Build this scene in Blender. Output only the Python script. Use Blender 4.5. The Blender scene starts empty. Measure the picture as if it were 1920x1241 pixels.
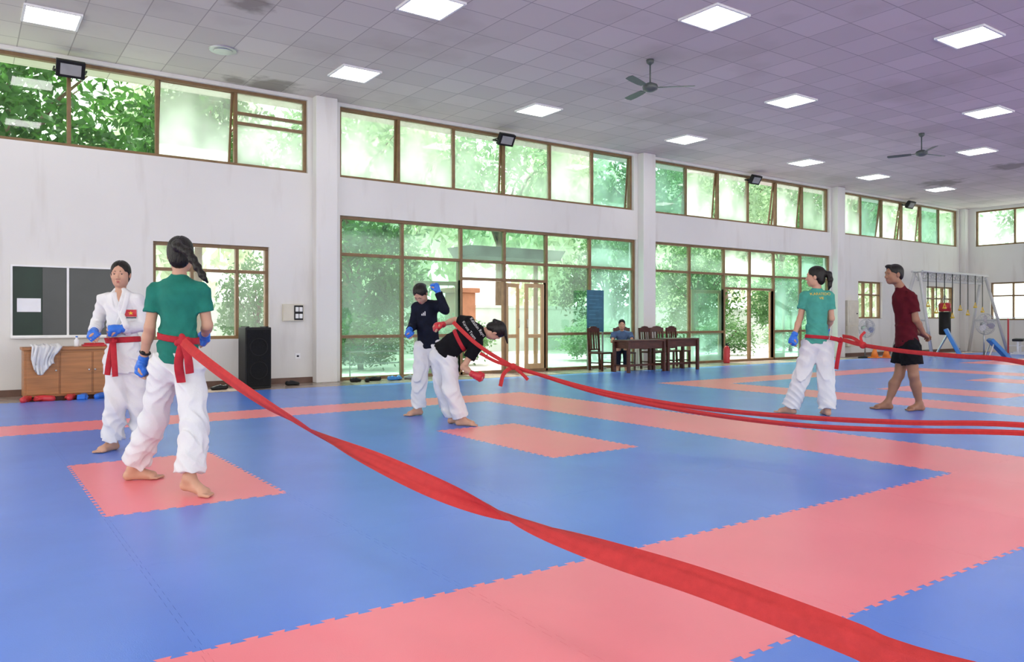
import bpy, bmesh, math, random
import numpy as np
from mathutils import Vector, Matrix
from mathutils.bvhtree import BVHTree
random.seed(7); rng=np.random.default_rng(7)
S=bpy.context.scene; COL=S.collection
S.view_settings.view_transform='Standard'
F=1450.; HZ=600.; H=1.1; PI=math.pi
TH=math.atan2(2040,F)
FW=Vector((math.cos(TH),math.sin(TH),0)); RT=Vector((math.sin(TH),-math.cos(TH),0)); UP=Vector((0,0,1)); CAM=Vector((0,0,H))
FZ=-.018; WY=13.42; CZ=5.1; EX=29.65
def W(px,py,t): return CAM+FW*t+RT*(t*(px-960)/F)+UP*(t*(HZ-py)/F)
def atz(px,py,z): return W(px,py,(z-H)*F/(HZ-py))
def aty(px,py,Y):
    u=(px-960)/F; return W(px,py,Y/(FW.y+RT.y*u))
def V3(r,f,u=0): return (RT*r+FW*f+UP*u).normalized()
# ---------------------------------------------------------------- materials
def mat(name,c,r=.5,var=.08,sc=6,bump=0,bs=40,metal=0,spec=.5,emit=0,st=(1,1,1),c2=None):
    m=bpy.data.materials.new(name); m.use_nodes=True; nt=m.node_tree; N=nt.nodes; L=nt.links
    b=N['Principled BSDF']; b.inputs['Roughness'].default_value=r; b.inputs['Metallic'].default_value=metal
    b.inputs['Specular IOR Level'].default_value=spec
    tc=N.new('ShaderNodeTexCoord'); mp=N.new('ShaderNodeMapping'); mp.inputs['Scale'].default_value=st
    L.new(tc.outputs['Object'],mp.inputs[0])
    nz=N.new('ShaderNodeTexNoise'); nz.inputs['Scale'].default_value=sc; nz.inputs['Detail'].default_value=4
    L.new(mp.outputs[0],nz.inputs['Vector'])
    rp=N.new('ShaderNodeValToRGB'); rp.color_ramp.elements[0].position=.3; rp.color_ramp.elements[1].position=.7
    c2=c2 or [min(1,x*(1+var)) for x in c]
    rp.color_ramp.elements[0].color=(*[x*(1-var) for x in c],1); rp.color_ramp.elements[1].color=(*c2,1)
    L.new(nz.outputs[0],rp.inputs[0]); L.new(rp.outputs[0],b.inputs['Base Color'])
    if bump:
        n2=N.new('ShaderNodeTexNoise'); n2.inputs['Scale'].default_value=bs; L.new(mp.outputs[0],n2.inputs['Vector'])
        bp=N.new('ShaderNodeBump'); bp.inputs['Strength'].default_value=bump; bp.inputs['Distance'].default_value=.01
        L.new(n2.outputs[0],bp.inputs['Height']); L.new(bp.outputs[0],b.inputs['Normal'])
    if emit:
        b.inputs['Emission Color'].default_value=(*c,1); b.inputs['Emission Strength'].default_value=emit
    return m
def glass(name,col,milk=0,mc=(.85,1,.94)):
    m=bpy.data.materials.new(name); m.use_nodes=True; nt=m.node_tree; N=nt.nodes; L=nt.links; N.remove(N['Principled BSDF'])
    out=N['Material Output']; t=N.new('ShaderNodeBsdfTransparent'); t.inputs[0].default_value=(*col,1)
    g=N.new('ShaderNodeBsdfGlossy'); g.inputs['Roughness'].default_value=.03
    mx=N.new('ShaderNodeMixShader'); lw=N.new('ShaderNodeLayerWeight'); lw.inputs[0].default_value=.5
    pw=N.new('ShaderNodeMath'); pw.operation='POWER'; pw.inputs[1].default_value=4; L.new(lw.outputs['Facing'],pw.inputs[0])
    ma=N.new('ShaderNodeMath'); ma.operation='MULTIPLY_ADD'; ma.inputs[1].default_value=.45; ma.inputs[2].default_value=.05; L.new(pw.outputs[0],ma.inputs[0])
    L.new(ma.outputs[0],mx.inputs[0]); L.new(t.outputs[0],mx.inputs[1]); L.new(g.outputs[0],mx.inputs[2]); last=mx
    if milk:
        tr=N.new('ShaderNodeBsdfTranslucent'); tr.inputs[0].default_value=(*mc,1)
        nz=N.new('ShaderNodeTexNoise'); nz.inputs['Scale'].default_value=1.3; mr=N.new('ShaderNodeMapRange')
        mr.inputs[1].default_value=.3; mr.inputs[2].default_value=.7; mr.inputs[3].default_value=milk*.35; mr.inputs[4].default_value=min(1,milk*1.5); L.new(nz.outputs[0],mr.inputs[0])
        m2=N.new('ShaderNodeMixShader'); L.new(mr.outputs[0],m2.inputs[0]); L.new(mx.outputs[0],m2.inputs[1]); L.new(tr.outputs[0],m2.inputs[2]); last=m2
    L.new(last.outputs[0],out.inputs[0]); return m
def leafmat(name,c,c2):
    m=mat(name,c,.5,.2,3,c2=c2); nt=m.node_tree; N=nt.nodes; L=nt.links
    tr=N.new('ShaderNodeBsdfTranslucent'); tr.inputs[0].default_value=(min(1,c2[0]*1.3),min(1,c2[1]*1.2),c2[2],1); mx=N.new('ShaderNodeMixShader'); mx.inputs[0].default_value=.45
    L.new(N['Principled BSDF'].outputs[0],mx.inputs[1]); L.new(tr.outputs[0],mx.inputs[2]); L.new(mx.outputs[0],N['Material Output'].inputs[0]); return m
M={}
M['blue']=mat('foam_blue',(.092,.23,.74),.24,.06,1.2,.1,220,spec=.5)
M['red']=mat('foam_red',(.92,.225,.265),.29,.04,1.2,.1,220,spec=.45)
M['strap']=mat('strap_red',(.48,.037,.038),.7,.08,30,.3,300,spec=.2)
M['belt']=mat('belt_red',(.42,.018,.03),.65,.12,30,.3,200,spec=.25)
M['gi']=mat('gi_cotton',(.68,.68,.69),.9,.03,10,.25,160,spec=.2)
M['teal']=mat('teal_jersey',(.012,.16,.12),.8,.12,14,.2,150,spec=.25)
M['teal2']=mat('teal_jersey_light',(.06,.3,.24),.8,.1,14,.2,150,spec=.25)
M['black']=mat('black_cloth',(.006,.006,.008),.9,.3,14,.2,150,spec=.15)
M['navy']=mat('navy_cloth',(.005,.007,.018),.85,.3,14,.2,150,spec=.2)
M['maroon']=mat('maroon_jersey',(.085,.006,.012),.85,.15,14,.2,150,spec=.15)
M['shirtblue']=mat('blue_shirt',(.06,.11,.22),.8,.15,14)
M['skin']=mat('skin',(.52,.295,.2),.5,.05,12,spec=.35)
M['skin2']=mat('skin_tan',(.31,.15,.09),.5,.06,12,spec=.35)
M['hair']=mat('black_hair',(.008,.006,.005),.42,.4,60,.6,120,st=(1,1,.2),spec=.3)
M['lip']=mat('lips',(.4,.11,.1),.45,.05)
M['eyew']=mat('eye_white',(.42,.39,.37),.4,.02)
M['iris']=mat('eye_iris',(.012,.007,.005),.3,.1)
M['gblue']=mat('glove_blue',(.025,.15,.6),.4,.08,10,spec=.4)
M['gred']=mat('glove_red',(.52,.025,.035),.4,.08,10)
M['white']=mat('white_paint',(.8,.8,.8),.5,.03)
M['print']=mat('print_white',(.6,.6,.6),.6,.03)
M['yellow']=mat('yellow_print',(.75,.5,.04),.6,.05)
M['brown']=mat('window_brown',(.2,.115,.048),.45,.15,9)
M['door']=mat('door_wood',(.48,.32,.16),.45,.12,7,st=(1,1,.2))
M['wood']=mat('cabinet_wood',(.38,.15,.045),.4,.22,5,st=(.4,1,5))
M['dark']=mat('dark_wood',(.075,.022,.015),.35,.3,7,st=(1,1,4),spec=.3)
M['blk']=mat('black_plastic',(.01,.01,.011),.5,.2,spec=.25)
M['gray']=mat('gray_metal',(.45,.46,.47),.35,.06,metal=.6)
M['rig']=mat('rig_paint',(.52,.52,.53),.4,.05)
M['steel']=mat('steel',(.6,.6,.62),.3,.05,metal=.9)
M['cream']=mat('cream_enamel',(.62,.58,.48),.45,.05)
M['board']=mat('chalkboard',(.006,.025,.016),.3,.25,2.5,spec=.3)
M['board2']=mat('board_gray',(.03,.034,.036),.2,.15,1.5,spec=.4)
M['paper']=mat('paper',(.8,.81,.85),.7,.03)
M['fanp']=mat('fan_paint',(.085,.1,.095),.4,.1)
M['orange']=mat('orange_plastic',(.85,.22,.03),.5,.05)
M['gblue2']=mat('vinyl_blue',(.03,.2,.55),.4,.08)
M['notice']=mat('notice_blue',(.02,.12,.2),.5,.15)
M['notice2']=mat('notice_print',(.05,.2,.3),.5,.1)
M['lamp']=mat('lamp_diffuser',(1,.985,.97),.4,0,emit=14)
M['lens']=mat('flood_lens',(.3,.31,.31),.15,.1)
M['paving']=mat('paving',(.74,.71,.67),.8,.08,1.5)
M['bark']=mat('bark',(.12,.08,.05),.9,.3,12,.5,20,st=(1,1,.3))
M['leaf1']=leafmat('leaf_dark',(.016,.06,.012),(.06,.165,.037))
M['leaf2']=leafmat('leaf_mid',(.04,.12,.04),(.11,.25,.1))
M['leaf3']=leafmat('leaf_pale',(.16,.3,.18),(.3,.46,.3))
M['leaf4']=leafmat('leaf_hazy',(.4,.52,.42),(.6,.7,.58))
M['garden']=mat('garden_wall',(.55,.62,.56),.8,.1,2)
M['terra']=mat('terracotta',(.38,.16,.09),.8,.15,4)
M['roofg']=mat('canopy_green',(.012,.03,.022),.6,.2,spec=.1)
M['floor']=mat('floor_tile',(.3,.23,.19),.25,.25,2.5)
M['base']=mat('baseboard_brown',(.13,.065,.045),.45,.2)
M['glass']=glass('glass_mint',(.72,.94,.82),.36,(.74,.95,.84))
M['glassf']=glass('glass_green',(.62,.9,.74),.17,(.55,.84,.68))
M['glassc']=glass('glass_clear',(.93,1,.95),.04)
M['glassl']=glass('glass_leafy',(.75,.93,.78),0)
M['glassd']=glass('glass_dark_green',(.4,.7,.53),.09,(.38,.68,.54))
M['glassm']=glass('glass_milky',(.8,.96,.87),.62,(.78,.96,.86))
M['glasst']=glass('glass_teal_film',(.45,.78,.68),.34,(.36,.64,.56))
def wallmat():
    m=mat('plaster',(.71,.695,.67),.8,.03,.8,.08,60); nt=m.node_tree; N=nt.nodes; L=nt.links
    tc=N.new('ShaderNodeTexCoord'); mp=N.new('ShaderNodeMapping'); mp.inputs['Scale'].default_value=(2.6,2.6,.4); L.new(tc.outputs['Object'],mp.inputs[0])
    nz=N.new('ShaderNodeTexNoise'); nz.inputs['Scale'].default_value=1.4; nz.inputs['Detail'].default_value=6; L.new(mp.outputs[0],nz.inputs['Vector'])
    rp=N.new('ShaderNodeValToRGB'); rp.color_ramp.elements[0].position=.56; rp.color_ramp.elements[1].position=.82
    L.new(nz.outputs[0],rp.inputs[0]); mx=N.new('ShaderNodeMixRGB'); mu=N.new('ShaderNodeMath'); mu.operation='MULTIPLY'; mu.inputs[1].default_value=.4
    L.new(rp.outputs[0],mu.inputs[0]); L.new(mu.outputs[0],mx.inputs[0])
    b=N['Principled BSDF']; src=b.inputs['Base Color'].links[0].from_socket
    L.new(src,mx.inputs[1]); mx.inputs[2].default_value=(.42,.36,.3,1); L.new(mx.outputs[0],b.inputs['Base Color']); return m
M['wall']=wallmat()
def ceilmat(spots):
    m=bpy.data.materials.new('ceiling_panels'); m.use_nodes=True; nt=m.node_tree; N=nt.nodes; L=nt.links; b=N['Principled BSDF']; b.inputs['Roughness'].default_value=.8
    tc=N.new('ShaderNodeTexCoord'); br=N.new('ShaderNodeTexBrick'); br.offset=0; br.inputs['Scale'].default_value=1
    br.inputs['Brick Width'].default_value=.65; br.inputs['Row Height'].default_value=.65; br.inputs['Mortar Size'].default_value=.008; br.inputs['Mortar Smooth'].default_value=.3
    br.inputs['Color1'].default_value=(.66,.625,.59,1); br.inputs['Color2'].default_value=(.57,.54,.51,1); br.inputs['Mortar'].default_value=(.36,.33,.32,1)
    L.new(tc.outputs['Object'],br.inputs['Vector'])
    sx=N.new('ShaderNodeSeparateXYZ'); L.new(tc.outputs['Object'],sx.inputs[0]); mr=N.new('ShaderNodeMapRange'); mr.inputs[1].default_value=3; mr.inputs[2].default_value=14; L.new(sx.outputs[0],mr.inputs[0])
    cast_tint=N.new('ShaderNodeMixRGB'); L.new(mr.outputs[0],cast_tint.inputs[0]); cast_tint.inputs[1].default_value=(1,1,.95,1); cast_tint.inputs[2].default_value=(1,.88,.98,1)  # violet cast of the hall light painted into the panels, growing along X
    mul=N.new('ShaderNodeMixRGB'); mul.blend_type='MULTIPLY'; mul.inputs[0].default_value=1; L.new(br.outputs[0],mul.inputs[1]); L.new(cast_tint.outputs[0],mul.inputs[2]); cur=mul.outputs[0]
    nz=N.new('ShaderNodeTexNoise'); nz.inputs['Scale'].default_value=3.5; nz.inputs['Detail'].default_value=5; L.new(tc.outputs['Object'],nz.inputs['Vector'])
    n3=N.new('ShaderNodeTexNoise'); n3.inputs['Scale'].default_value=.7; n3.inputs['Detail'].default_value=6; L.new(tc.outputs['Object'],n3.inputs['Vector'])
    r3=N.new('ShaderNodeMapRange'); r3.inputs[1].default_value=.54; r3.inputs[2].default_value=.8; r3.inputs[3].default_value=0; r3.inputs[4].default_value=.5; L.new(n3.outputs[0],r3.inputs[0])
    mx=N.new('ShaderNodeMixRGB'); L.new(r3.outputs[0],mx.inputs[0]); L.new(cur,mx.inputs[1]); mx.inputs[2].default_value=(.34,.29,.26,1); cur=mx.outputs[0]
    for (x,y,r) in spots:
        d=N.new('ShaderNodeVectorMath'); d.operation='DISTANCE'; L.new(tc.outputs['Object'],d.inputs[0]); d.inputs[1].default_value=(x,y,CZ)
        q=N.new('ShaderNodeMath'); q.operation='MULTIPLY_ADD'; L.new(nz.outputs[0],q.inputs[0]); q.inputs[1].default_value=-1.6*r; L.new(d.outputs['Value'],q.inputs[2])
        g=N.new('ShaderNodeMapRange'); g.inputs[1].default_value=.1*r; g.inputs[2].default_value=-.35*r; g.inputs[3].default_value=0; g.inputs[4].default_value=.65; L.new(q.outputs[0],g.inputs[0])
        mx=N.new('ShaderNodeMixRGB'); L.new(g.outputs[0],mx.inputs[0]); L.new(cur,mx.inputs[1]); mx.inputs[2].default_value=(.15,.12,.1,1); cur=mx.outputs[0]
    L.new(cur,b.inputs['Base Color']); return m
# ---------------------------------------------------------------- mesh helpers
def link(o,parent=None):
    COL.objects.link(o)
    if parent: o.parent=parent
    return o
class MB:
    def __init__(s): s.v=[]; s.f=[]
    def add(s,vs,fs):
        n=len(s.v); s.v+= [tuple(v) for v in vs]; s.f+=[tuple(i+n for i in f) for f in fs]; return s
    def box(s,x0,y0,z0,x1,y1,z1,Mx=None):
        vs=[Vector(p) for p in ((x0,y0,z0),(x1,y0,z0),(x1,y1,z0),(x0,y1,z0),(x0,y0,z1),(x1,y0,z1),(x1,y1,z1),(x0,y1,z1))]
        if Mx: vs=[Mx@v for v in vs]
        return s.add(vs,((0,3,2,1),(4,5,6,7),(0,1,5,4),(1,2,6,5),(2,3,7,6),(3,0,4,7)))
    def pane(s,x0,x1,z0,z1): return s.add([(x0,0,z0),(x1,0,z0),(x1,0,z1),(x0,0,z1)],[(0,1,2,3)])
    def bar(s,a,b,w,h=None,up=UP):
        a=Vector(a);b=Vector(b);h=h or w;d=(b-a).normalized()
        if abs(d.dot(up))>.98: up=Vector((1,0,0))
        x=d.cross(up).normalized()*w/2; y=x.cross(d).normalized()*h/2
        vs=[p+q for p in (a,b) for q in (-x-y,x-y,x+y,-x+y)]
        return s.add(vs,((0,3,2,1),(4,5,6,7),(0,1,5,4),(1,2,6,5),(2,3,7,6),(3,0,4,7)))
    def tube(s,path,r,n=10):
        path=[Vector(p) for p in path]; m=len(path); rs=r if isinstance(r,(list,tuple)) else [r]*m
        vs=[];fs=[]; prev=None
        for i,p in enumerate(path):
            d=(path[min(i+1,m-1)]-path[max(i-1,0)]).normalized()
            x=prev if prev else (Vector((1,0,0)) if abs(d.x)<.9 else Vector((0,1,0)))
            x=(x-d*x.dot(d)).normalized(); prev=x; y=d.cross(x)
            vs+=[p+(x*math.cos(2*PI*k/n)+y*math.sin(2*PI*k/n))*rs[i] for k in range(n)]
        for i in range(m-1):
            for k in range(n): fs.append((i*n+k,i*n+(k+1)%n,(i+1)*n+(k+1)%n,(i+1)*n+k))
        fs.append(tuple(range(n))[::-1]); fs.append(tuple((m-1)*n+k for k in range(n)))
        return s.add(vs,fs)
    def lathe(s,prof,n=24,Mx=None):
        vs=[];fs=[];m=len(prof)
        for r,z in prof:
            for k in range(n):
                v=Vector((max(r,1e-4)*math.cos(2*PI*k/n),max(r,1e-4)*math.sin(2*PI*k/n),z)); vs.append(Mx@v if Mx else v)
        for i in range(m-1):
            for k in range(n): fs.append((i*n+k,i*n+(k+1)%n,(i+1)*n+(k+1)%n,(i+1)*n+k))
        fs.append(tuple(range(n))[::-1]); fs.append(tuple((m-1)*n+k for k in range(n)))
        return s.add(vs,fs)
    def sph(s,c,r,n=12,Mx=None):
        return s.lathe([(r*math.sin(PI*i/n),-r*math.cos(PI*i/n)) for i in range(n+1)],n*2,Mx or Matrix.Translation(Vector(c)))
    def prism(s,poly,z0,z1,Mx=None):
        n=len(poly); vs=[Vector((x,y,z0)) for x,y in poly]+[Vector((x,y,z1)) for x,y in poly]
        if Mx: vs=[Mx@v for v in vs]
        return s.add(vs,[tuple(range(n))[::-1],tuple(range(n,2*n))]+[(i,(i+1)%n,n+(i+1)%n,n+i) for i in range(n)])
    def ring(s,c,R,r,ax,n=28,m=6):
        ax=Vector(ax).normalized(); x=ax.orthogonal().normalized(); y=ax.cross(x); c=Vector(c); vs=[];fs=[]
        for i in range(n):
            d=x*math.cos(2*PI*i/n)+y*math.sin(2*PI*i/n)
            for k in range(m): vs.append(c+d*(R+r*math.cos(2*PI*k/m))+ax*r*math.sin(2*PI*k/m))
        for i in range(n):
            for k in range(m): fs.append((i*m+k,((i+1)%n)*m+k,((i+1)%n)*m+(k+1)%m,i*m+(k+1)%m))
        return s.add(vs,fs)
    def build(s,name,m,parent=None,smooth=False,bev=0):
        me=bpy.data.meshes.new(name)
        me.from_pydata(s.v,[],s.f); me.materials.append(m); o=link(bpy.data.objects.new(name,me),parent)
        if smooth: me.polygons.foreach_set('use_smooth',[True]*len(me.polygons))
        if bev:
            b=o.modifiers.new('bevel','BEVEL'); b.width=bev; b.segments=2; b.limit_method='ANGLE'
        return o
def npobj(name,V,Q,m,parent=None,smooth=True):
    me=bpy.data.meshes.new(name); n=len(V); k=len(Q)
    me.vertices.add(n); me.vertices.foreach_set('co',np.asarray(V,np.float32).ravel())
    me.loops.add(4*k); me.loops.foreach_set('vertex_index',np.asarray(Q,np.int32).ravel())
    me.polygons.add(k); me.polygons.foreach_set('loop_start',np.arange(0,4*k,4,dtype=np.int32))
    me.polygons.foreach_set('use_smooth',np.full(k,smooth)); me.update(calc_edges=True); me.validate()
    me.materials.append(m); return link(bpy.data.objects.new(name,me),parent)
def T(o,label,cat,group=None):
    o['label']=label; o['category']=cat
    if group: o['group']=group
    return o
def thing(name,label,cat,loc=(0,0,0),rz=0,group=None):
    o=link(bpy.data.objects.new(name,None)); o.location=loc; o.rotation_euler=(0,0,rz); o.empty_display_size=.1
    return T(o,label,cat,group)
def st(o): o['kind']='structure'; return o
def dup(o,loc,rz,label,parent=None):
    c=o.copy(); COL.objects.link(c); c.parent=parent
    if parent is None:
        c.location=loc; c.rotation_euler=(0,0,rz); c['label']=label
    for ch in o.children: dup(ch,None,0,None,c)
    return c
def catmull(P,n):
    P=[np.array(p,float) for p in P]; P=[2*P[0]-P[1]]+P+[2*P[-1]-P[-2]]; out=[]
    for i in range(1,len(P)-2):
        for k in range(n):
            t=k/n; a,b,c,d=P[i-1:i+3]; out.append(.5*(2*b+(c-a)*t+(2*a-5*b+4*c-d)*t*t+(3*b-3*c+d-a)*t**3))
    out.append(P[-2]); return out
def ribbon(mb,pts,w,tw,th=.004,n=12,cup=None,crease=0):
    """woven strip through pts: width w, twist tw, cup = how far it is folded lengthwise"""
    cup=cup or [.06]*len(pts); rows=catmull([[*p,w[i],tw[i],cup[i]] for i,p in enumerate(pts)],n); vs=[];fs=[]; K=17 if crease else 9
    for i,r in enumerate(rows):
        p=Vector(r[:3]); d=(Vector(rows[min(i+1,len(rows)-1)][:3])-Vector(rows[max(i-1,0)][:3])).normalized()
        x=d.cross((p-CAM).normalized()).normalized(); y=d.cross(x)
        a=x*math.cos(r[4])+y*math.sin(r[4]); c=d.cross(a)
        for s_ in (-1,1):
            for k in range(K):
                q=2*k/(K-1)-1; cr=crease*r[3]*(math.sin(5*q+1.2*math.sin(i*.05)+.4)+.5*math.sin(11*q+i*.04)*math.sin(i*.09))
                vs.append(p+a*q*r[3]/2+c*(s_*th/2*(1-abs(q)**6)+r[5]*r[3]*(1-q*q)+cr))
    m=len(rows)
    for i in range(m-1):
        for s_ in (0,1):
            for k in range(K-1):
                j=i*2*K+s_*K+k; f=(j,j+1,j+1+2*K,j+2*K); fs.append(f if s_ else f[::-1])
    return mb.add(vs,fs)
# ---------------------------------------------------------------- signed distance sculpting
OFFS=np.array([[i,j,k] for i in (0,1) for j in (0,1) for k in (0,1)])
EDG=[(a,b) for a in range(8) for b in range(a+1,8) if abs(OFFS[a]-OFFS[b]).sum()==1]
class Fld:
    def __init__(s,lo,hi,vx):
        s.lo=np.array(lo,float); s.vx=vx; n=np.ceil((np.array(hi)-s.lo)/vx).astype(int)+1
        s.ax=[s.lo[i]+vx*np.arange(n[i]) for i in range(3)]; s.F=np.full(n,1.,np.float32)
    def grid(s,sl=(slice(None),)*3): return np.meshgrid(*[s.ax[i][sl[i]].astype(np.float32) for i in range(3)],indexing='ij',sparse=True)
    def put(s,fn,lo,hi,k,mode):
        sl=[]
        for i in range(3):
            a=max(0,int((lo[i]-s.lo[i])/s.vx)); b=min(len(s.ax[i]),int((hi[i]-s.lo[i])/s.vx)+2)
            if b<=a: return
            sl.append(slice(a,b))
        sl=tuple(sl); d=fn(*s.grid(sl)); A=s.F[sl]
        if mode=='u':
            h=np.clip(.5+.5*(A-d)/k,0,1); s.F[sl]=A*(1-h)+d*h-k*h*(1-h)
        else:
            d=-d; h=np.clip(.5-.5*(A-d)/k,0,1); s.F[sl]=A*(1-h)+d*h+k*h*(1-h)
    def cap(s,a,b,ra,rb,k=.02,flat=None,mode='u',cyl=False):
        a=np.array(a,float);b=np.array(b,float); m=max(ra,rb)+k+3*s.vx
        def fn(X,Y,Z):
            p=[X-a[0],Y-a[1],Z-a[2]]; ba=b-a
            if flat:
                n=np.array(flat[0]); c=1/flat[1]-1; dn=p[0]*n[0]+p[1]*n[1]+p[2]*n[2]; p=[p[i]+n[i]*dn*c for i in range(3)]; ba=ba+n*ba.dot(n)*c
            L2=max(ba.dot(ba),1e-8); h=(p[0]*ba[0]+p[1]*ba[1]+p[2]*ba[2])/L2; hc=np.clip(h,0,1); q=h if cyl else hc
            d=np.sqrt((p[0]-q*ba[0])**2+(p[1]-q*ba[1])**2+(p[2]-q*ba[2])**2)-(ra+(rb-ra)*hc)
            if cyl: d=np.maximum(d,(np.abs(h-.5)-.5)*math.sqrt(L2))
            return d
        s.put(fn,np.minimum(a,b)-m,np.maximum(a,b)+m,k,mode)
    def ell(s,c,r,A,k=.02,mode='u'):
        c=np.array(c,float); A=[np.array(x) for x in A]; m=max(r)+k+3*s.vx
        def fn(X,Y,Z):
            p=[X-c[0],Y-c[1],Z-c[2]]; q=[(p[0]*a[0]+p[1]*a[1]+p[2]*a[2])/r[i] for i,a in enumerate(A)]
            k0=np.sqrt(q[0]**2+q[1]**2+q[2]**2); k1=np.sqrt((q[0]/r[0])**2+(q[1]/r[1])**2+(q[2]/r[2])**2)
            return k0*(k0-1)/np.maximum(k1,1e-5)
        s.put(fn,c-m,c+m,k,mode)
    def cut(s,p,n):
        X,Y,Z=s.grid(); s.F=np.maximum(s.F,(X-p[0])*n[0]+(Y-p[1])*n[1]+(Z-p[2])*n[2])
    def folds(s,amp,seed,fx=62,fz=9):
        X,Y,Z=s.grid(); a=seed*1.7
        w=np.sin(fz*Z+a+1.5*np.sin(4*X+3*Y)); sq=lambda v:1-2*np.sqrt(np.sin(v)**2+.02)
        c1=sq(.5*fx*(X*.8+Y*.6)+2.2*w+a); c2=sq(.42*fx*(Z*.8+.62*X-.45*Y)+1.8*np.sin(6*X+5*Y+a)+1.2*np.sin(7*Z)+a); m=np.clip(.5+.8*np.sin(6*Z+4*(X+Y)+2*a),0,1)
        g=.35+.65*np.clip(.5+.7*np.sin(8*X-5*Y+5*Z+a),0,1)
        s.F=(s.F-amp*g*(c1*(1-m)+c2*m)).astype(np.float32)
    def net(s):
        Fv=s.F; Sg=Fv<0; c=sum(Sg[o[0]:Sg.shape[0]-1+o[0],o[1]:Sg.shape[1]-1+o[1],o[2]:Sg.shape[2]-1+o[2]].astype(np.uint8) for o in OFFS)
        act=(c>0)&(c<8); idx=np.argwhere(act); ids=np.full(act.shape,-1,np.int32); ids[act]=np.arange(len(idx))
        ii=idx[:,None,:]+OFFS[None]; vals=Fv[ii[...,0],ii[...,1],ii[...,2]]; acc=np.zeros((len(idx),3)); cnt=np.zeros(len(idx))
        for a,b in EDG:
            va,vb=vals[:,a],vals[:,b]; m=(va<0)!=(vb<0); t=va[m]/(va[m]-vb[m]); acc[m]+=OFFS[a]+t[:,None]*(OFFS[b]-OFFS[a]); cnt[m]+=1
        V=s.lo+s.vx*(idx+acc/cnt[:,None]); Q=[]; I=slice(1,-1); lo=slice(None,-1); hi=slice(1,None)
        for d in range(3):
            a=[I]*3;b=[I]*3; a[d]=lo; b[d]=hi; ch=Sg[tuple(a)]!=Sg[tuple(b)]; off=np.array([1,1,1]); off[d]=0
            e=np.argwhere(ch)+off; u,w=(d+1)%3,(d+2)%3; q=[]
            for du,dw in ((-1,-1),(0,-1),(0,0),(-1,0)):
                f=e.copy(); f[:,u]+=du; f[:,w]+=dw; q.append(ids[f[:,0],f[:,1],f[:,2]])
            q=np.stack(q,1); ins=Sg[e[:,0],e[:,1],e[:,2]]; q[~ins]=q[~ins][:,::-1]; Q.append(q)
        return V,np.concatenate(Q)
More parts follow.
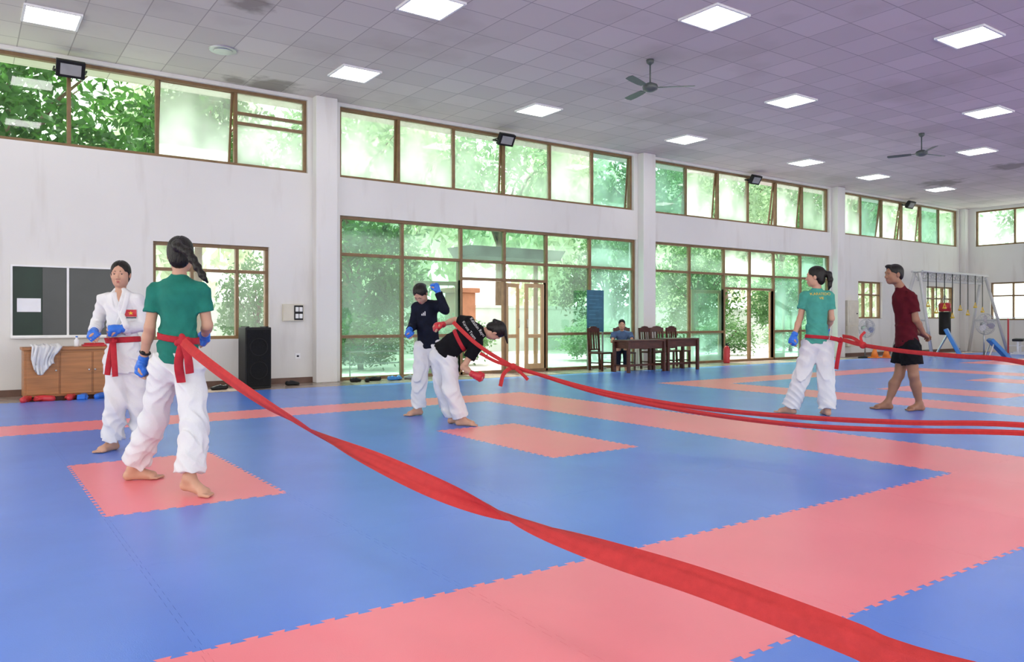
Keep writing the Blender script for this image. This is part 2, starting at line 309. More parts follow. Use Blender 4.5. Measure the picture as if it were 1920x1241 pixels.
# ---------------------------------------------------------------- people
class Pers:
    def __init__(s,label,t0,J,A,fdir,cdir,sc=1,vx=.006,pdir=None,hup=None,skin='skin',fem=True):
        p={k:W(v[0],v[1],t0+v[2]) for k,v in J.items()}; s.toe={}
        for sd in 'lr':
            px,d,z,tpx,td=A[sd]; q=W(px,0,t0+d); q.z=z; p['an_'+sd]=q; q=W(tpx,0,t0+td); q.z=.015; s.toe[sd]=q
        if 'waist' not in p: p['waist']=p['pelvis'].lerp(p['chest'],.5)
        s.p=p; s.s=sc; s.vx=vx; s.skin=M[skin]; s.fem=fem; s.w=.9 if fem else 1.; s.a=.87 if fem else 1.
        s.td=(p['neck']-p['pelvis']).normalized()
        orth=lambda a,b:(a-b*a.dot(b)).normalized()
        s.cd=orth(cdir,s.td); s.pd=pdir or orth(cdir,UP)
        s.fd=fdir.normalized(); s.hu=orth(hup or UP,s.fd); s.hr=s.fd.cross(s.hu)
        s.base=(p['an_l']+p['an_r'])/2; s.base.z=0
        s.e=thing('person',label,'person',s.base)
    def L(s,x,y,z): return s.p['head']+(s.hr*x+s.fd*y+s.hu*z)*s.s
    def fld(s,vx,pad,keys=None,extra=()):
        P=[s.p[k] for k in (keys or s.p)]+list(extra); P=np.array([list(q) for q in P]); return Fld(P.min(0)-pad,P.max(0)+pad,vx)
    def out(s,f,name,m,parent=None):
        V,Q=f.net(); s.last=BVHTree.FromPolygons(V.tolist(),Q.tolist()); o=npobj(name,V-np.array(s.base),Q,m,parent or s.e); return o
    def hand(s,f,wr,d,n,side,curl):
        k=s.s; ac=d.cross(n).normalized()*side
        f.cap(wr,wr+d*.075*k,.026*k,.036*k,.012,(n,.5))
        for i,Lg in enumerate((.068,.078,.072,.056)):
            b=wr+d*.078*k+ac*(1.5-i)*.0205*k; dd=d.copy()
            for sg,fr in enumerate((.45,.32,.23)):
                an=curl*(.6+.5*sg)/1.6; dd=(dd*math.cos(an)+n*math.sin(an)).normalized(); e=b+dd*Lg*fr*k
                f.cap(b,e,.0088*k,.0078*k,.004); b=e
        c=1 if curl<1.3 else .45
        b=wr+d*.03*k+ac*.026*k; m=b+(d*.6+ac*.6*c+n*.3).normalized()*.034*k; e=m+(d*.85*c+ac*.15*c+n*.6).normalized()*.026*k
        f.cap(b,m,.012*k,.0105*k,.008); f.cap(m,e,.0105*k,.0085*k,.005)
    def body(s,curl=2.3):
        p=s.p;k=s.s;w=k*s.w;a_=k*s.a; f=s.fld(s.vx,.17,extra=(s.toe['l'],s.toe['r'],s.L(0,0,.13))); fl=(s.cd,.72)
        f.cap(p['hip_l'],p['hip_r'],.09*k,.09*k,.04,(s.pd,.95)); f.cap(p['pelvis'],p['waist'],.115*w,.1*w,.04,fl)
        ct=p['chest'].lerp(p['neck'],.35); f.cap(p['waist'],ct,.104*w,.12*w,.04,fl); f.cap(p['sh_l'],p['sh_r'],.047*a_,.047*a_,.05)
        f.cap(ct,p['neck'],.075*k,.046*w,.04); f.cap(p['neck'],s.L(0,-.022,-.06),.049*w,.046*w,.02)
        s.hn={}
        for sd,sg in (('l',1),('r',-1)):
            sh,el,wr=p['sh_'+sd],p['el_'+sd],p['wr_'+sd]; f.cap(sh,el,.046*a_,.037*a_,.03); f.cap(el,el.lerp(wr,.35),.037*a_,.038*a_,.02); f.cap(el.lerp(wr,.3),wr,.038*a_,.026*a_,.02)
            hd=p.get('hd_'+sd); d=((hd-wr) if hd else (wr-el)).normalized(); n=(s.p['pelvis']-wr); n=(n-d*n.dot(d)).normalized()
            s.hn[sd]=(wr,d,n,sg); s.hand(f,wr,d,n,sg,curl)
            hp,kn,an=p['hip_'+sd],p['kn_'+sd],p['an_'+sd]; f.cap(hp,kn,.083*k,.054*k,.04); f.cap(kn,an,.05*k,.034*k,.03)
            bk=(hp-kn).normalized()+(an-kn).normalized(); bk=bk.normalized() if bk.length>.1 else -s.pd; cm=kn.lerp(an,.33)+bk*.014*k
            f.cap(kn.lerp(an,.15)+bk*.008*k,cm,.045*k,.054*k,.03); f.cap(cm,kn.lerp(an,.65),.054*k,.038*k,.03)
            fd=s.toe[sd]-an; fd.z=0; fd.normalize(); sl=fd.cross(UP)*sg
            hl=an-fd*.032*k; hl.z=max(an.z-.048,.03); bl=an+fd*.12*k; bl.z=.026
            f.cap(an,hl,.034*k,.03*k,.02); f.cap(hl,bl,.029*k,.025*k,.02); f.cap(an,bl,.033*k,.022*k,.03)
            f.cap(bl-sl*.022*k,bl+sl*.022*k,.022*k,.02*k,.02)
            for i in range(5):
                b=bl+sl*(i-2)*.0175*k; b.z=.015; e=b+fd*(.062-.006*i)*k; e.z=.0125; f.cap(b,e,(.0125 if i==0 else .0095)*k,(.011 if i==0 else .008)*k,.006)
        A=(s.hr,s.fd,s.hu); r=lambda *a:[x*k for x in a]; E=lambda c,rr,kk,mode='u':f.ell(s.L(*c),r(*rr),A,kk,mode); fe=s.fem
        E((0,-.012,.03),(.074,.092,.083),.02); E((0,.022,-.03),(.058 if fe else .061,.067,.083),.03); E((0,.056,-.092),(.02 if fe else .026,.022,.019),.03)
        for q in (-1,1):
            E((q*.035,.054,-.032),(.022,.024,.026),.02); E((q*(.04 if fe else .046),.015,-.068),(.015,.035,.03),.03); E((q*.075,-.008,-.012),(.009,.019,.031),.006)
        f.cap(s.L(-.034,.077,.02),s.L(.034,.077,.02),(.009 if fe else .012)*k,(.009 if fe else .012)*k,.015)
        for q in (-1,1):
            E((q*.03,.098,.001),(.0155,.017,.0095),.008,'s')
            f.cap(s.L(q*.019,.0795,.0085),s.L(q*.043,.0745,.0075),.005*k,.005*k,.005); f.cap(s.L(q*.02,.077,-.0085),s.L(q*.042,.073,-.0075),.0045*k,.0045*k,.005)
        nt=.0095 if fe else .0125; f.cap(s.L(0,.082,.006),s.L(0,.1,-.034),.006*k,nt*k,.01)
        for q in (-1,1): E((q*.011,.091,-.039),(.008,.009,.007),.006)
        E((0,.083,-.064),(.022,.008,.006),.006); E((0,.082,-.075),(.018,.008,.0065),.006)
        X,Y,Z=f.grid(); f.F=np.maximum(f.F,.001-Z)
        s.b=s.out(f,'body',s.skin); return s.b
    def face(s):
        k=s.s; off=s.base; fr=Matrix((s.hr,s.fd,s.hu)).transposed().to_4x4()
        ob=lambda c,rr,n,nm,m:MB().sph(None,1,n,Matrix.Translation(s.L(*c)-off)@fr@Matrix.Diagonal((rr[0]*k,rr[1]*k,rr[2]*k,1))).build(nm,m,s.b,True)
        for q in (-1,1):
            ob((q*.03,.0728,.0005),(.011,.0092,.0066),8,'eye',M['eyew']); ob((q*.03,.0784,.0005),(.0068,.0054,.0064),6,'iris',M['iris'])
            MB().tube([s.L(q*(.013+.0115*i),.0885-.004*i*i*.7,.0225+.0025*math.sin(i*PI/3))-off for i in range(4)],[.0018*k,.0034*k,.0031*k,.0012*k],6).build('eyebrow',M['hair'],s.b,True)
        m=MB()
        for z,w,r in ((-.064,.019,.0045),(-.0735,.016,.0055)):
            m.tube([s.L(w*t,.0898-.008*t*t,z+.002*(1-t*t))-off for t in (-1,-.5,0,.5,1)],[.001*k,r*.8*k,r*k,r*.8*k,.001*k],6)
        m.build('lips',M['lip'],s.b,True)
    def hair(s,tail=(),short=False,name='hair',extra=()):
        k=s.s; ex=[q[0] for q in tail]; f=Fld(np.min([list(q) for q in [s.L(0,0,0)]+ex],0)-.17,np.max([list(q) for q in [s.L(0,0,0)]+ex],0)+.17,.004)
        A=(s.hr,s.fd,s.hu); E=lambda c,rr,kk,mode='u':f.ell(s.L(*c),[x*k for x in rr],A,kk,mode)
        E((0,-.014,.033),(.08,.098,.086),.02)
        if not short:
            E((0,-.055,-.035),(.064,.05,.065),.03)
            for q in (-1,1): E((q*.066,-.014,-.0),(.014,.036,.04),.015)
        else: E((0,-.06,-.02),(.062,.042,.055),.03); E((.01,.06,.09),(.05,.03,.022),.02)
        E((0,.112,-.012),(.066,.075,.094),.012,'s'); E((0,.07,-.09),(.09,.09,.06),.02,'s')
        for q in (-1,1): E((q*.058,.05,-.04),(.03,.045,.05),.012,'s')
        for i in range(len(tail)-1): f.cap(tail[i][0],tail[i+1][0],tail[i][1],tail[i+1][1],.012)
        for a,b,ra,rb in extra: f.cap(a,b,ra,rb,.008)
        c=s.L(0,-.05,.05); X,Y,Z=f.grid(); hx=(X-c.x)*s.hr.x+(Y-c.y)*s.hr.y+(Z-c.z)*s.hr.z; hz=(X-c.x)*s.hu.x+(Y-c.y)*s.hu.y+(Z-c.z)*s.hu.z; hy=(X-c.x)*s.fd.x+(Y-c.y)*s.fd.y+(Z-c.z)*s.fd.z
        an=np.arctan2(hx,hz+.02); f.F=(f.F+.0007*np.sin(38*an+8*hy)+.0005*np.sin(71*an)).astype(np.float32)
        if s.fem: f.F=(f.F+.004*np.exp(-(hx/.006)**2)*(hy>.0)*(hz>0)).astype(np.float32)
        return s.out(f,name,M['hair'])
    def glove(s,sd,m,g=.9):
        wr,d,n,sg=s.hn[sd]; k=s.s*g; ac=d.cross(n).normalized()*sg; c=wr+d*.06*k
        f=Fld(np.array(c)-.17,np.array(c)+.17,.005)
        f.cap(wr-d*.045*k,wr+d*.02*k,.035*k,.038*k,.01,cyl=True); f.ell(c-n*.002*k,(.049*k,.056*k,.042*k),(ac,d,n),.02)
        for i in range(4):
            b=wr+d*(.098-.004*abs(i-1.5))*k+ac*(1.5-i)*.024*k-n*.006*k; e=b+(d*.2+n*.95).normalized()*.045*k; q=e-d*.05*k+n*.006*k
            f.cap(b,e,.0185*k,.018*k,.004); f.cap(e,q,.018*k,.017*k,.004)
        f.cap(wr+d*.02*k+ac*.036*k+n*.01*k,wr+d*.075*k+ac*.03*k+n*.048*k,.021*k,.018*k,.008)
        o=s.out(f,'glove',m)
        q=Fld(np.array(wr)-.1,np.array(wr)+.1,.004); q.cap(wr-d*.03*k,wr-d*.008*k,.0395*k,.0395*k,.003,cyl=True)
        s.out(q,'wrist_strap',m,o); return o
    def trousers(s,m,r=(.108,.1,.085,.08,.092),hem=.09,seed=1,amp=.007,top=.62,wn=None,short=False):
        p=s.p;k=s.s; f=s.fld(.0065,.24,('pelvis','waist','hip_l','hip_r','kn_l','kn_r','an_l','an_r')); td=wn or s.td
        f.cap(p['hip_l'],p['hip_r'],r[0]*k,r[0]*k,.05,(s.pd,.9)); f.cap(p['pelvis'],p['waist'],.126*k*s.w,.12*k*s.w,.05,(s.cd,.8))
        for sd in 'lr':
            hp,kn,an=p['hip_'+sd],p['kn_'+sd],p['an_'+sd]
            if short: f.cap(hp,hp.lerp(kn,.62),r[1]*k,r[2]*k,.03,cyl=True); continue
            f.cap(hp,kn,r[1]*k,r[2]*k,.025); t=(kn.z-hem)/max(kn.z-an.z,.01); h=kn.lerp(an,min(t,1.0)); f.cap(kn,kn.lerp(h,.6),r[2]*k,r[3]*k,.03); f.cap(kn,h,r[3]*k,r[4]*k,.02,cyl=True)
        f.folds(amp,seed); f.folds(amp*.5,seed+5,120,16); f.cut(p['pelvis'].lerp(p['waist'],top),td); X,Y,Z=f.grid(); f.F=np.maximum(f.F,.012-Z)
        s.tf=f; return s.out(f,'shorts' if short else 'trousers',m)
    def top(s,m,name='t_shirt',sleeve=.58,long=False,hem=.02,puff=1.,seed=2,amp=.005,skirt=None,vneck=False,collar=0):
        p=s.p;k=s.s;w=k*s.w;a_=k*s.a; f=s.fld(.006,.2,('pelvis','waist','chest','neck','sh_l','sh_r','el_l','el_r','wr_l','wr_r') if long or skirt else ('pelvis','waist','chest','neck','sh_l','sh_r','el_l','el_r'),extra=([p['pelvis']-s.td*skirt] if skirt else []))
        fl=(s.cd,.76); ct=p['chest'].lerp(p['neck'],.35); q=.02*puff
        f.cap(p['waist'],ct,(.106*w+q),(.123*w+q),.04,fl); f.cap(p['sh_l'],p['sh_r'],.048*a_+q*.7,.048*a_+q*.7,.05); f.cap(ct,p['neck']-s.td*.02,.08*k+q,.048*w+q*.6,.04)
        hp=p['pelvis']-s.td*(skirt or hem); f.cap(p['waist'],hp,.112*w+q,(.135 if not skirt else .17)*w+q,.03,(s.cd,.8),cyl=True)
        f.folds(amp,seed); F0=f.F.copy()
        for sd in 'lr':
            sh,el,wr=p['sh_'+sd],p['el_'+sd],p['wr_'+sd]
            if long:
                b=.012*puff; f.cap(sh,el,.051*a_+b,.044*a_+b,.03); f.cap(el,el.lerp(wr,.93),.043*a_+b,.033*a_+b*1.3,.02,cyl=True)
            else: f.cap(sh,sh.lerp(el,sleeve),.053*a_+q*.5,.052*a_+q*.7,.03,cyl=True)
        f.folds(amp*.5,seed+3,110,18)
        if vneck:
            a=p['neck']+s.cd*.075*k; b=p['waist'].lerp(p['chest'],.95)+s.cd*.13*k; f.cap(a,b,.045*k,.006*k,.008,mode='s')
        if collar: f.cap(p['neck']-s.td*.02,p['neck']+s.td*.035,.055*k,.053*k,.015,cyl=True)
        s.sf=(f,F0); o=s.out(f,name,m); s.sb=s.last; s.so=o; return o
    def belt(s,c,n,w=.022,th=.012,R=.25):
        f,F0=s.sf; X,Y,Z=f.grid(); g=Fld.__new__(Fld); g.lo=f.lo; g.vx=f.vx; g.ax=f.ax
        g.F=np.maximum(np.maximum(F0-th,np.abs((X-c[0])*n[0]+(Y-c[1])*n[1]+(Z-c[2])*n[2])-w),np.sqrt((X-c[0])**2+(Y-c[1])**2+(Z-c[2])**2)-R).astype(np.float32)
        return s.out(g,'belt',M['belt'])
    def strips(s,name,m,parent,*rs,th=.007):
        for pts,w,tw in rs:
            o=ribbon(MB(),pts,w,tw,th,8).build(name,m,parent,True); o.location=-s.base
    def knot(s,c,parent,sz=.04,m=None):
        f=Fld(np.array(c)-.12,np.array(c)+.12,.005); a=V3(1,0,.3); b=V3(.2,0,-1)
        f.cap(c-a*sz*.7,c+a*sz*.7,sz*.55,sz*.45,.01); f.cap(c-b*sz*.7,c+b*sz*.6,sz*.45,sz*.5,.008); f.folds(.003,3,110,40)
        return s.out(f,'belt_knot',m or M['belt'],parent)
    def decal(s,v2,fs,c,ax,up,d,m,name,off=.004):
        vs=[];dl=.35
        for x,y in v2:
            P=c+ax*x+up*y; h=s.sb.ray_cast(P,d,.9)
            if h[0] is not None: dl=(h[0]-P).dot(d)
            vs.append(P+d*(dl-off)-s.base)
        return MB().add(vs,fs).build(name,m,s.so)
def textmesh(body,size):
    cu=bpy.data.curves.new('txt','FONT'); cu.body=body; cu.size=size; cu.align_x='CENTER'; cu.align_y='CENTER'
    o=bpy.data.objects.new('txt',cu); COL.objects.link(o); dg=bpy.context.evaluated_depsgraph_get(); me=bpy.data.meshes.new_from_object(o.evaluated_get(dg))
    v=[(a.co.x,a.co.y) for a in me.vertices]; f=[tuple(q.vertices) for q in me.polygons]; bpy.data.objects.remove(o); bpy.data.meshes.remove(me); return v,f
def rect2(w,h,n=6):
    v=[((i/n-.5)*w,(j/n-.5)*h) for j in range(n+1) for i in range(n+1)]; return v,[(j*(n+1)+i,j*(n+1)+i+1,(j+1)*(n+1)+i+1,(j+1)*(n+1)+i) for j in range(n) for i in range(n)]
def star2(r): return [(0,0)]+[((r if i%2==0 else r*.4)*math.sin(PI*i/5),(r if i%2==0 else r*.4)*math.cos(PI*i/5)) for i in range(10)],[(0,(i+1)%10+1,i+1) for i in range(10)]

# ================================================================ ROOM
fl=MB(); fl.box(-8,-8,FZ-.2,EX+.3,WY+.25,FZ); st(fl.build('floor',M['floor']))
spots=[(atz(px,py,CZ).x,atz(px,py,CZ).y,r) for px,py,r in ((470,8,.34),(512,160,.55),(440,150,.3),(1768,343,.8),(1895,312,.7))]
st(MB().box(-8,-7,CZ,EX+.3,WY+.95,CZ+.2).build('ceiling',ceilmat(spots)))  # slab runs past the back wall as an added unseen eave blocking sun
UPW=[(-2.4,5.05),(5.66,13.12),(13.8,21.25),(21.85,29.3)]
ops=[(a,b,3.73,5.04) for a,b in UPW]+[(2.49,4.36,.78,2.37),(5.66,13.2,FZ,3.03),(13.8,21.3,FZ,3.03),(22.8,24.2,1.15,2.32),(27.05,29.0,1.15,2.27)]
def holed(x0,x1,z0,z1,ops,y0,y1,Mx=None):
    mb=MB(); xs=sorted({x0,x1,*[o[i] for o in ops for i in (0,1)]}); zs=sorted({z0,z1,*[o[i] for o in ops for i in (2,3)]})
    for i in range(len(xs)-1):
        run=None
        for j in range(len(zs)-1):
            cx,cz=(xs[i]+xs[i+1])/2,(zs[j]+zs[j+1])/2; solid=not any(o[0]<cx<o[1] and o[2]<cz<o[3] for o in ops)
            if solid and run is None: run=zs[j]
            if run is not None and (not solid or j==len(zs)-2):
                mb.box(xs[i],y0,run,xs[i+1],y1,zs[j+1] if solid else zs[j],Mx); run=None
    return mb
st(holed(-8,EX+.25,FZ,CZ,ops,WY,WY+.25).build('wall_back',M['wall']))
eops=[(-13.0,-5.5,3.73,5.0),(-12.5,-10.3,1.1,2.42)]
ME=Matrix.Translation((EX,0,0))@Matrix.Rotation(-PI/2,4,'Z')
st(holed(-WY,7,FZ,CZ,eops,0,.25,ME).build('wall_right',M['wall']))
for i,(a,b) in enumerate(((-2.95,-2.55),(5.13,5.53),(13.25,13.66),(21.36,21.76),(29.4,29.65))):
    st(MB().box(a,WY-.2,FZ,b,WY,CZ).build('trim_%d'%(i+1),M['wall'],bev=.01))
bb=MB()
for a,b in ((-8,-2.95),(-2.55,5.13),(21.76,29.4)): bb.box(a,WY-.02,FZ,b,WY,FZ+.1)
st(bb.build('baseboard_back',M['base']))
# windows -------------------------------------------------------
def window(n,loc,rz,x0,x1,z0,z1,xs,zs,gl,tilt=None,skip=None,fw=.055,extra=None):
    e=link(bpy.data.objects.new('window_%d'%n,None)); e.location=loc; e.rotation_euler=(0,0,rz); st(e)
    X=[x0]+xs+[x1]; Z=[z0]+zs+[z1]; fr=MB(); d=.05
    fr.box(x0,-d,z1-fw,x1,d,z1); fr.box(x0,-d,z0,x1,d,z0+fw)
    for x in (x0,x1-fw): fr.box(x,-d,z0+fw,x+fw,d,z1-fw)
    for x in xs: fr.box(x-fw/2,-d+.003,z0+fw,x+fw/2,d-.003,z1-fw)
    for j,z in enumerate(zs):
        for i in range(len(X)-1):
            if not(skip and skip(i,j) and skip(i,j+1)): fr.box(X[i]+fw/2,-d+.006,z-fw/2,X[i+1]-fw/2,d-.006,z+fw/2)
    if extra: extra(fr)
    fr.build('frame',M['brown'],e,bev=.006)
    for i in range(len(X)-1):
        for j in range(len(Z)-1):
            if skip and skip(i,j): continue
            a,b,c,h=X[i]+fw/2,X[i+1]-fw/2,Z[j]+fw/2,Z[j+1]-fw/2; g=M[gl(i,j)]; an=tilt(i,j) if tilt else 0
            if an:
                s_=MB(); w=.035; s_.box(0,-.02,-w,b-a,.02,0); s_.box(0,-.02,c-h,b-a,.02,c-h+w); s_.box(0,-.02,c-h+w,w,.02,-w); s_.box(b-a-w,-.02,c-h+w,b-a,.02,-w)
                so=s_.build('sash',M['brown'],e); so.location=(a,.03,h); so.rotation_euler=(an,0,0)
                MB().pane(w,b-a-w,c-h+w,-w).build('pane',g,so)
            else: MB().pane(a,b,c,h).build('pane',g,e)
    return e
def eq(a,b,n): return [a+(b-a)*i/n for i in range(1,n)]
gls=[['glassl','glassl','glassl','glassl','glassm','glassm'],['glassm','glassm','glass','glass','glassm','glasst'],['glasst','glassm','glassm','glassc','glassm','glass'],['glassm','glasst','glassm','glassm','glasst','glass']]
tl=[{4:.16,5:.0},{2:.06,5:.1,0:.03},{1:.1,3:.14,4:.1},{1:.12,2:.16,3:.1}]
for w,(a,b) in enumerate(UPW):
    ex=None
    if w==0:
        def ex(fr): fr.box(3.8,-.05,4.62,5.0,.05,4.67); fr.box(3.8,-.05,4.45,5.0,.05,4.5)
    window(w+1,(0,WY+.12,0),0,a,b,3.73,5.04,eq(a,b,6),[],lambda i,j,w=w:gls[w][i],tilt=lambda i,j,w=w:tl[w].get(i,0),extra=ex)
def fac(n,X,gm,dh=1.92):
    def ex(fr):
        fr.box(X[2],-.05,dh,X[4],.05,dh+.06); fr.box(X[2]-.03,-.05,FZ,X[2]+.03,.05,dh); fr.box(X[4]-.03,-.05,FZ,X[4]+.03,.05,dh)
    e=window(n,(0,WY+.1,0),0,X[0],X[6],FZ,3.03,X[1:6],[.79,2.32],lambda i,j:gm[j][i],skip=lambda i,j:i in (2,3) and j<2,extra=ex,fw=.06)
    for i in (2,3): MB().pane(X[i]+.03,X[i+1]-.03,dh+.06,2.29).build('pane',M['glassf'],e)
X1=[5.66,6.97,8.31,9.39,10.52,11.79,13.2]; X2=[13.8,15.16,16.5,17.58,18.64,19.9,21.3]
fac(5,X1,[['glassd','glassd','glass','glass','glassd','glasst'],['glassd','glassd','glass','glass','glassd','glasst'],['glassd','glassf','glassd','glassd','glassf','glasst']])
fac(6,X2,[['glassd','glasst','glass','glass','glasst','glassd'],['glassf','glassd','glass','glass','glasst','glassd'],['glassf','glassf','glassm','glassm','glassf','glasst']])
window(7,(0,WY+.12,0),0,2.49,4.36,.78,2.37,[3.1,3.83],[1.93],lambda i,j:'glassc',tilt=lambda i,j:0)
window(8,(0,WY+.12,0),0,22.8,24.2,1.15,2.32,[23.27,23.73],[1.9],lambda i,j:'glassc',fw=.05)
window(9,(0,WY+.12,0),0,27.05,29.0,1.15,2.27,[27.7,28.35],[1.85],lambda i,j:'glassc',fw=.05)
window(10,(EX+.12,0,0),-PI/2,-13.0,-5.5,3.73,5.0,eq(-13.0,-5.5,6),[],lambda i,j:['glass','glassm','glass'][i%3])
window(11,(EX+.12,0,0),-PI/2,-12.5,-10.3,1.1,2.42,[-11.8,-11.05],[1.95],lambda i,j:'glassc',fw=.05)
def leaf(n,x,w,ang):
    e=link(bpy.data.objects.new('door_%d'%n,None)); e.location=(x,WY+(.1 if abs(ang)<2 else .2),FZ+.01); e.rotation_euler=(0,0,ang); st(e); z=1.9; s_=1 if w>0 else -1; w=abs(w)
    fr=MB(); q=.085
    for a,b in ((0,q),(w-q,w)): fr.box(a*s_,-.02,0,b*s_,.02,z)
    for a,b in ((0,.16),(.72,.80),(z-q,z)): fr.box(q*s_,-.02,a,(w-q)*s_,.02,b)
    fr.build('leaf_frame',M['door'],e,bev=.004)
    MB().pane(q*s_,(w-q)*s_,.16,.72).build('pane',M['glassc'],e); MB().pane(q*s_,(w-q)*s_,.8,z-q).build('pane',M['glassc'],e)
    MB().tube([((w-.04)*s_,-.02,.95),((w-.04)*s_,-.055,.95),((w-.04)*s_,-.055,1.12),((w-.04)*s_,-.02,1.12)],.008,8).build('handle',M['steel'],e,True)
leaf(1,8.34,.95,2.9); leaf(2,9.44,.5,.35); leaf(3,10.47,-.52,-.0)
leaf(4,16.53,.98,2.95); leaf(5,18.61,-.98,-2.95)
# ================================================================ MATS
XL=[-3.55,-2.5,-1.45,-.4,.65,1.68,2.76,3.845,4.79,5.8,6.95,7.93,8.91]+[9.9+i for i in range(20)]
YL=[-3.8,-2.7,-1.62,-.54,.54,1.62,2.70,3.77,4.84,5.775,6.71,7.73,8.75,9.56,10.45,11.35,12.2]
def edge(a,b,horiz,c,near):
    if not near: pts=[(a,0),(b,0)]
    else:
        n=11;p=(b-a)/n;h=.011; pts=[(a,0),(a+.3*p,0)]
        for k in range(n): pts+=[(a+(k-.05 if k else .3)*p,-h),(a+(k+.55)*p,-h),(a+(k+.45)*p,h),(a+(k+1.05 if k<n-1 else n-.3)*p,h)]
        pts+=[(b-.3*p,0),(b,0)]
    return [(x,c+y) for x,y in pts] if horiz else [(c+y,x) for x,y in pts]
R={}
def tile(mb,x0,x1,y0,y1,near):
    cx,cy=(x0+x1)/2,(y0+y1)/2; sh=lambda P:[(cx+(x-cx)*.9991,cy+(y-cy)*.9991) for x,y in P]
    g=.05; C=sh([(x0+g,y0+g),(x1-g,y0+g),(x1-g,y1-g),(x0+g,y1-g)]); mb.add([(x,y,0) for x,y in C],[(0,1,2,3)])
    S4=[sh(edge(x0,x1,True,y0,near)),sh(edge(y0,y1,False,x1,near)),sh(edge(x0,x1,True,y1,near)[::-1]),sh(edge(y0,y1,False,x0,near)[::-1])]
    for i,P in enumerate(S4):
        n=len(P); mb.add([(x,y,0) for x,y in P]+[(*C[(i+1)%4],0),(*C[i],0)],[tuple(range(n+2))])
        mb.add([(x,y,FZ) for x,y in P]+[(x,y,0) for x,y in P],[(k,k+1,n+k+1,n+k) for k in range(n-1)])
for i in range(len(XL)-1):
    for j in range(len(YL)-1):
        key='outer'
        for rn,i0 in ((1,2),(2,13),(3,24)):
            a,b=i-i0,j-5
            if 0<=a<8 and 0<=b<8:
                key=('border',rn) if a in (0,7) or b in (0,7) else ('sq',rn,a) if a in (2,5) and b in (3,4) else ('field',rn)
        tile(R.setdefault(key,MB()),XL[i],XL[i+1],YL[j],YL[j+1],XL[i]<11)
nm={1:'nearest',2:'middle',3:'farthest'}
T(R['outer'].build('foam_mat',M['blue']),'blue interlocking foam matting surrounding the red-bordered practice squares','mat')
for rn in (1,2,3):
    T(R[('border',rn)].build('mat_border',M['red']),'red foam border band framing the %s practice square'%nm[rn],'mat')
    T(R[('field',rn)].build('foam_mat',M['blue']),'blue foam mat field inside the %s red border'%nm[rn],'mat')
    for a in (2,5):
        lab={(1,2):'red foam starting rectangle under the feet of the woman with the braid',(1,5):'red foam starting rectangle beside the bent-over woman in black',(2,2):'left red foam starting rectangle in the middle practice square',(2,5):'right red foam starting rectangle in the middle practice square',(3,2):'left red foam starting rectangle in the farthest practice square',(3,5):'right red foam starting rectangle in the farthest practice square'}[(rn,a)]
        T(R[('sq',rn,a)].build('starting_mat',M['red']),lab,'mat')
# ================================================================ CEILING THINGS
def clight(px,py,label):
    p=atz(px,py,CZ-.02) if py is not None else Vector(px); e=thing('ceiling_light',label,'ceiling light',(p.x,p.y,CZ),0,'square ceiling light panels')
    fr=MB(); a=.33
    fr.box(-a,-a,-.03,a,-a+.03,-.001); fr.box(-a,a-.03,-.03,a,a,-.001); fr.box(-a,-a+.03,-.03,-a+.03,a-.03,-.001); fr.box(a-.03,-a+.03,-.03,a,a-.03,-.001)
    fr.build('frame',M['white'],e); MB().box(-a+.03,-a+.03,-.024,a-.03,a-.03,-.004).build('diffuser',M['lamp'],e)
on=['first','second','third','fourth','fifth','sixth','seventh','eighth','ninth','tenth']
for i,(x,y) in enumerate(((97,34),(665,139),(1010,207),(1286,262),(1511,305),(1638,332),(1763,355))): clight(x,y,'glowing ceiling panel, %s from the left in the row nearest the high windows'%on[i])
for x,y,l in ((808,12,'glowing ceiling panel cut close by the top edge, left of the near fan'),(1339,34,'glowing ceiling panel above and right of the near ceiling fan'),(1483,190,'glowing ceiling panel just right of the near ceiling fan'),(1818,70,'large glowing ceiling panel in the upper right corner'),(1853,211,'glowing ceiling panel above the far ceiling fan'),(1832,284,'glowing ceiling panel just right of the far ceiling fan')): clight(x,y,l)
for x,y in ((1,8.6),(1,5),(5,5),(1,1.5),(5,1.5),(9,1.5),(13.5,1.5),(-3,5),(-3,1.5),(17,3.5),(21,5),(24.5,8.5),(1,-3),(6,-3),(11,-3)): clight((x,y,0),None,'added unseen square ceiling light panel over the mats outside the picture')  # unseen panels added to brighten the hall
def cfan(px,py,drop,a0,label):
    p=atz(px,py,CZ); e=thing('ceiling_fan',label,'ceiling fan',(p.x,p.y,CZ)); z=-drop
    MB().lathe([(.0,-.001),(.06,-.001),(.055,-.05),(.02,-.08),(.0,-.08)],20).build('canopy',M['fanp'],e,True)
    MB().tube([(0,0,-.06),(0,0,z+.05)],.012,10).build('rod',M['fanp'],e,True)
    MB().lathe([(0,z+.07),(.05,z+.06),(.11,z+.03),(.12,z),(.11,z-.04),(.05,z-.07),(0,z-.075)],24).build('motor',M['fanp'],e,True)
    for k in range(3):
        a=a0+k*2*PI/3; Mx=Matrix.Rotation(a,4,'Z')@Matrix.Translation((0,0,z-.01))@Matrix.Rotation(.2,4,'X')
        b=MB().prism([(.2,-.05),(.3,-.065),(.5,-.07),(.66,-.06),(.68,0),(.66,.06),(.5,.06),(.3,.05),(.2,.04)],-.004,.004,Mx).build('blade',M['fanp'],e,bev=.002)
        MB().bar(Mx@Vector((.09,0,0)),Mx@Vector((.26,0,0)),.03,.01).build('blade_arm',M['fanp'],b)
cfan(1219,112,.42,-.75,'three-bladed gray ceiling fan above the middle of the hall')
cfan(1728,250,.42,-.2,'three-bladed ceiling fan near the far end of the hall')
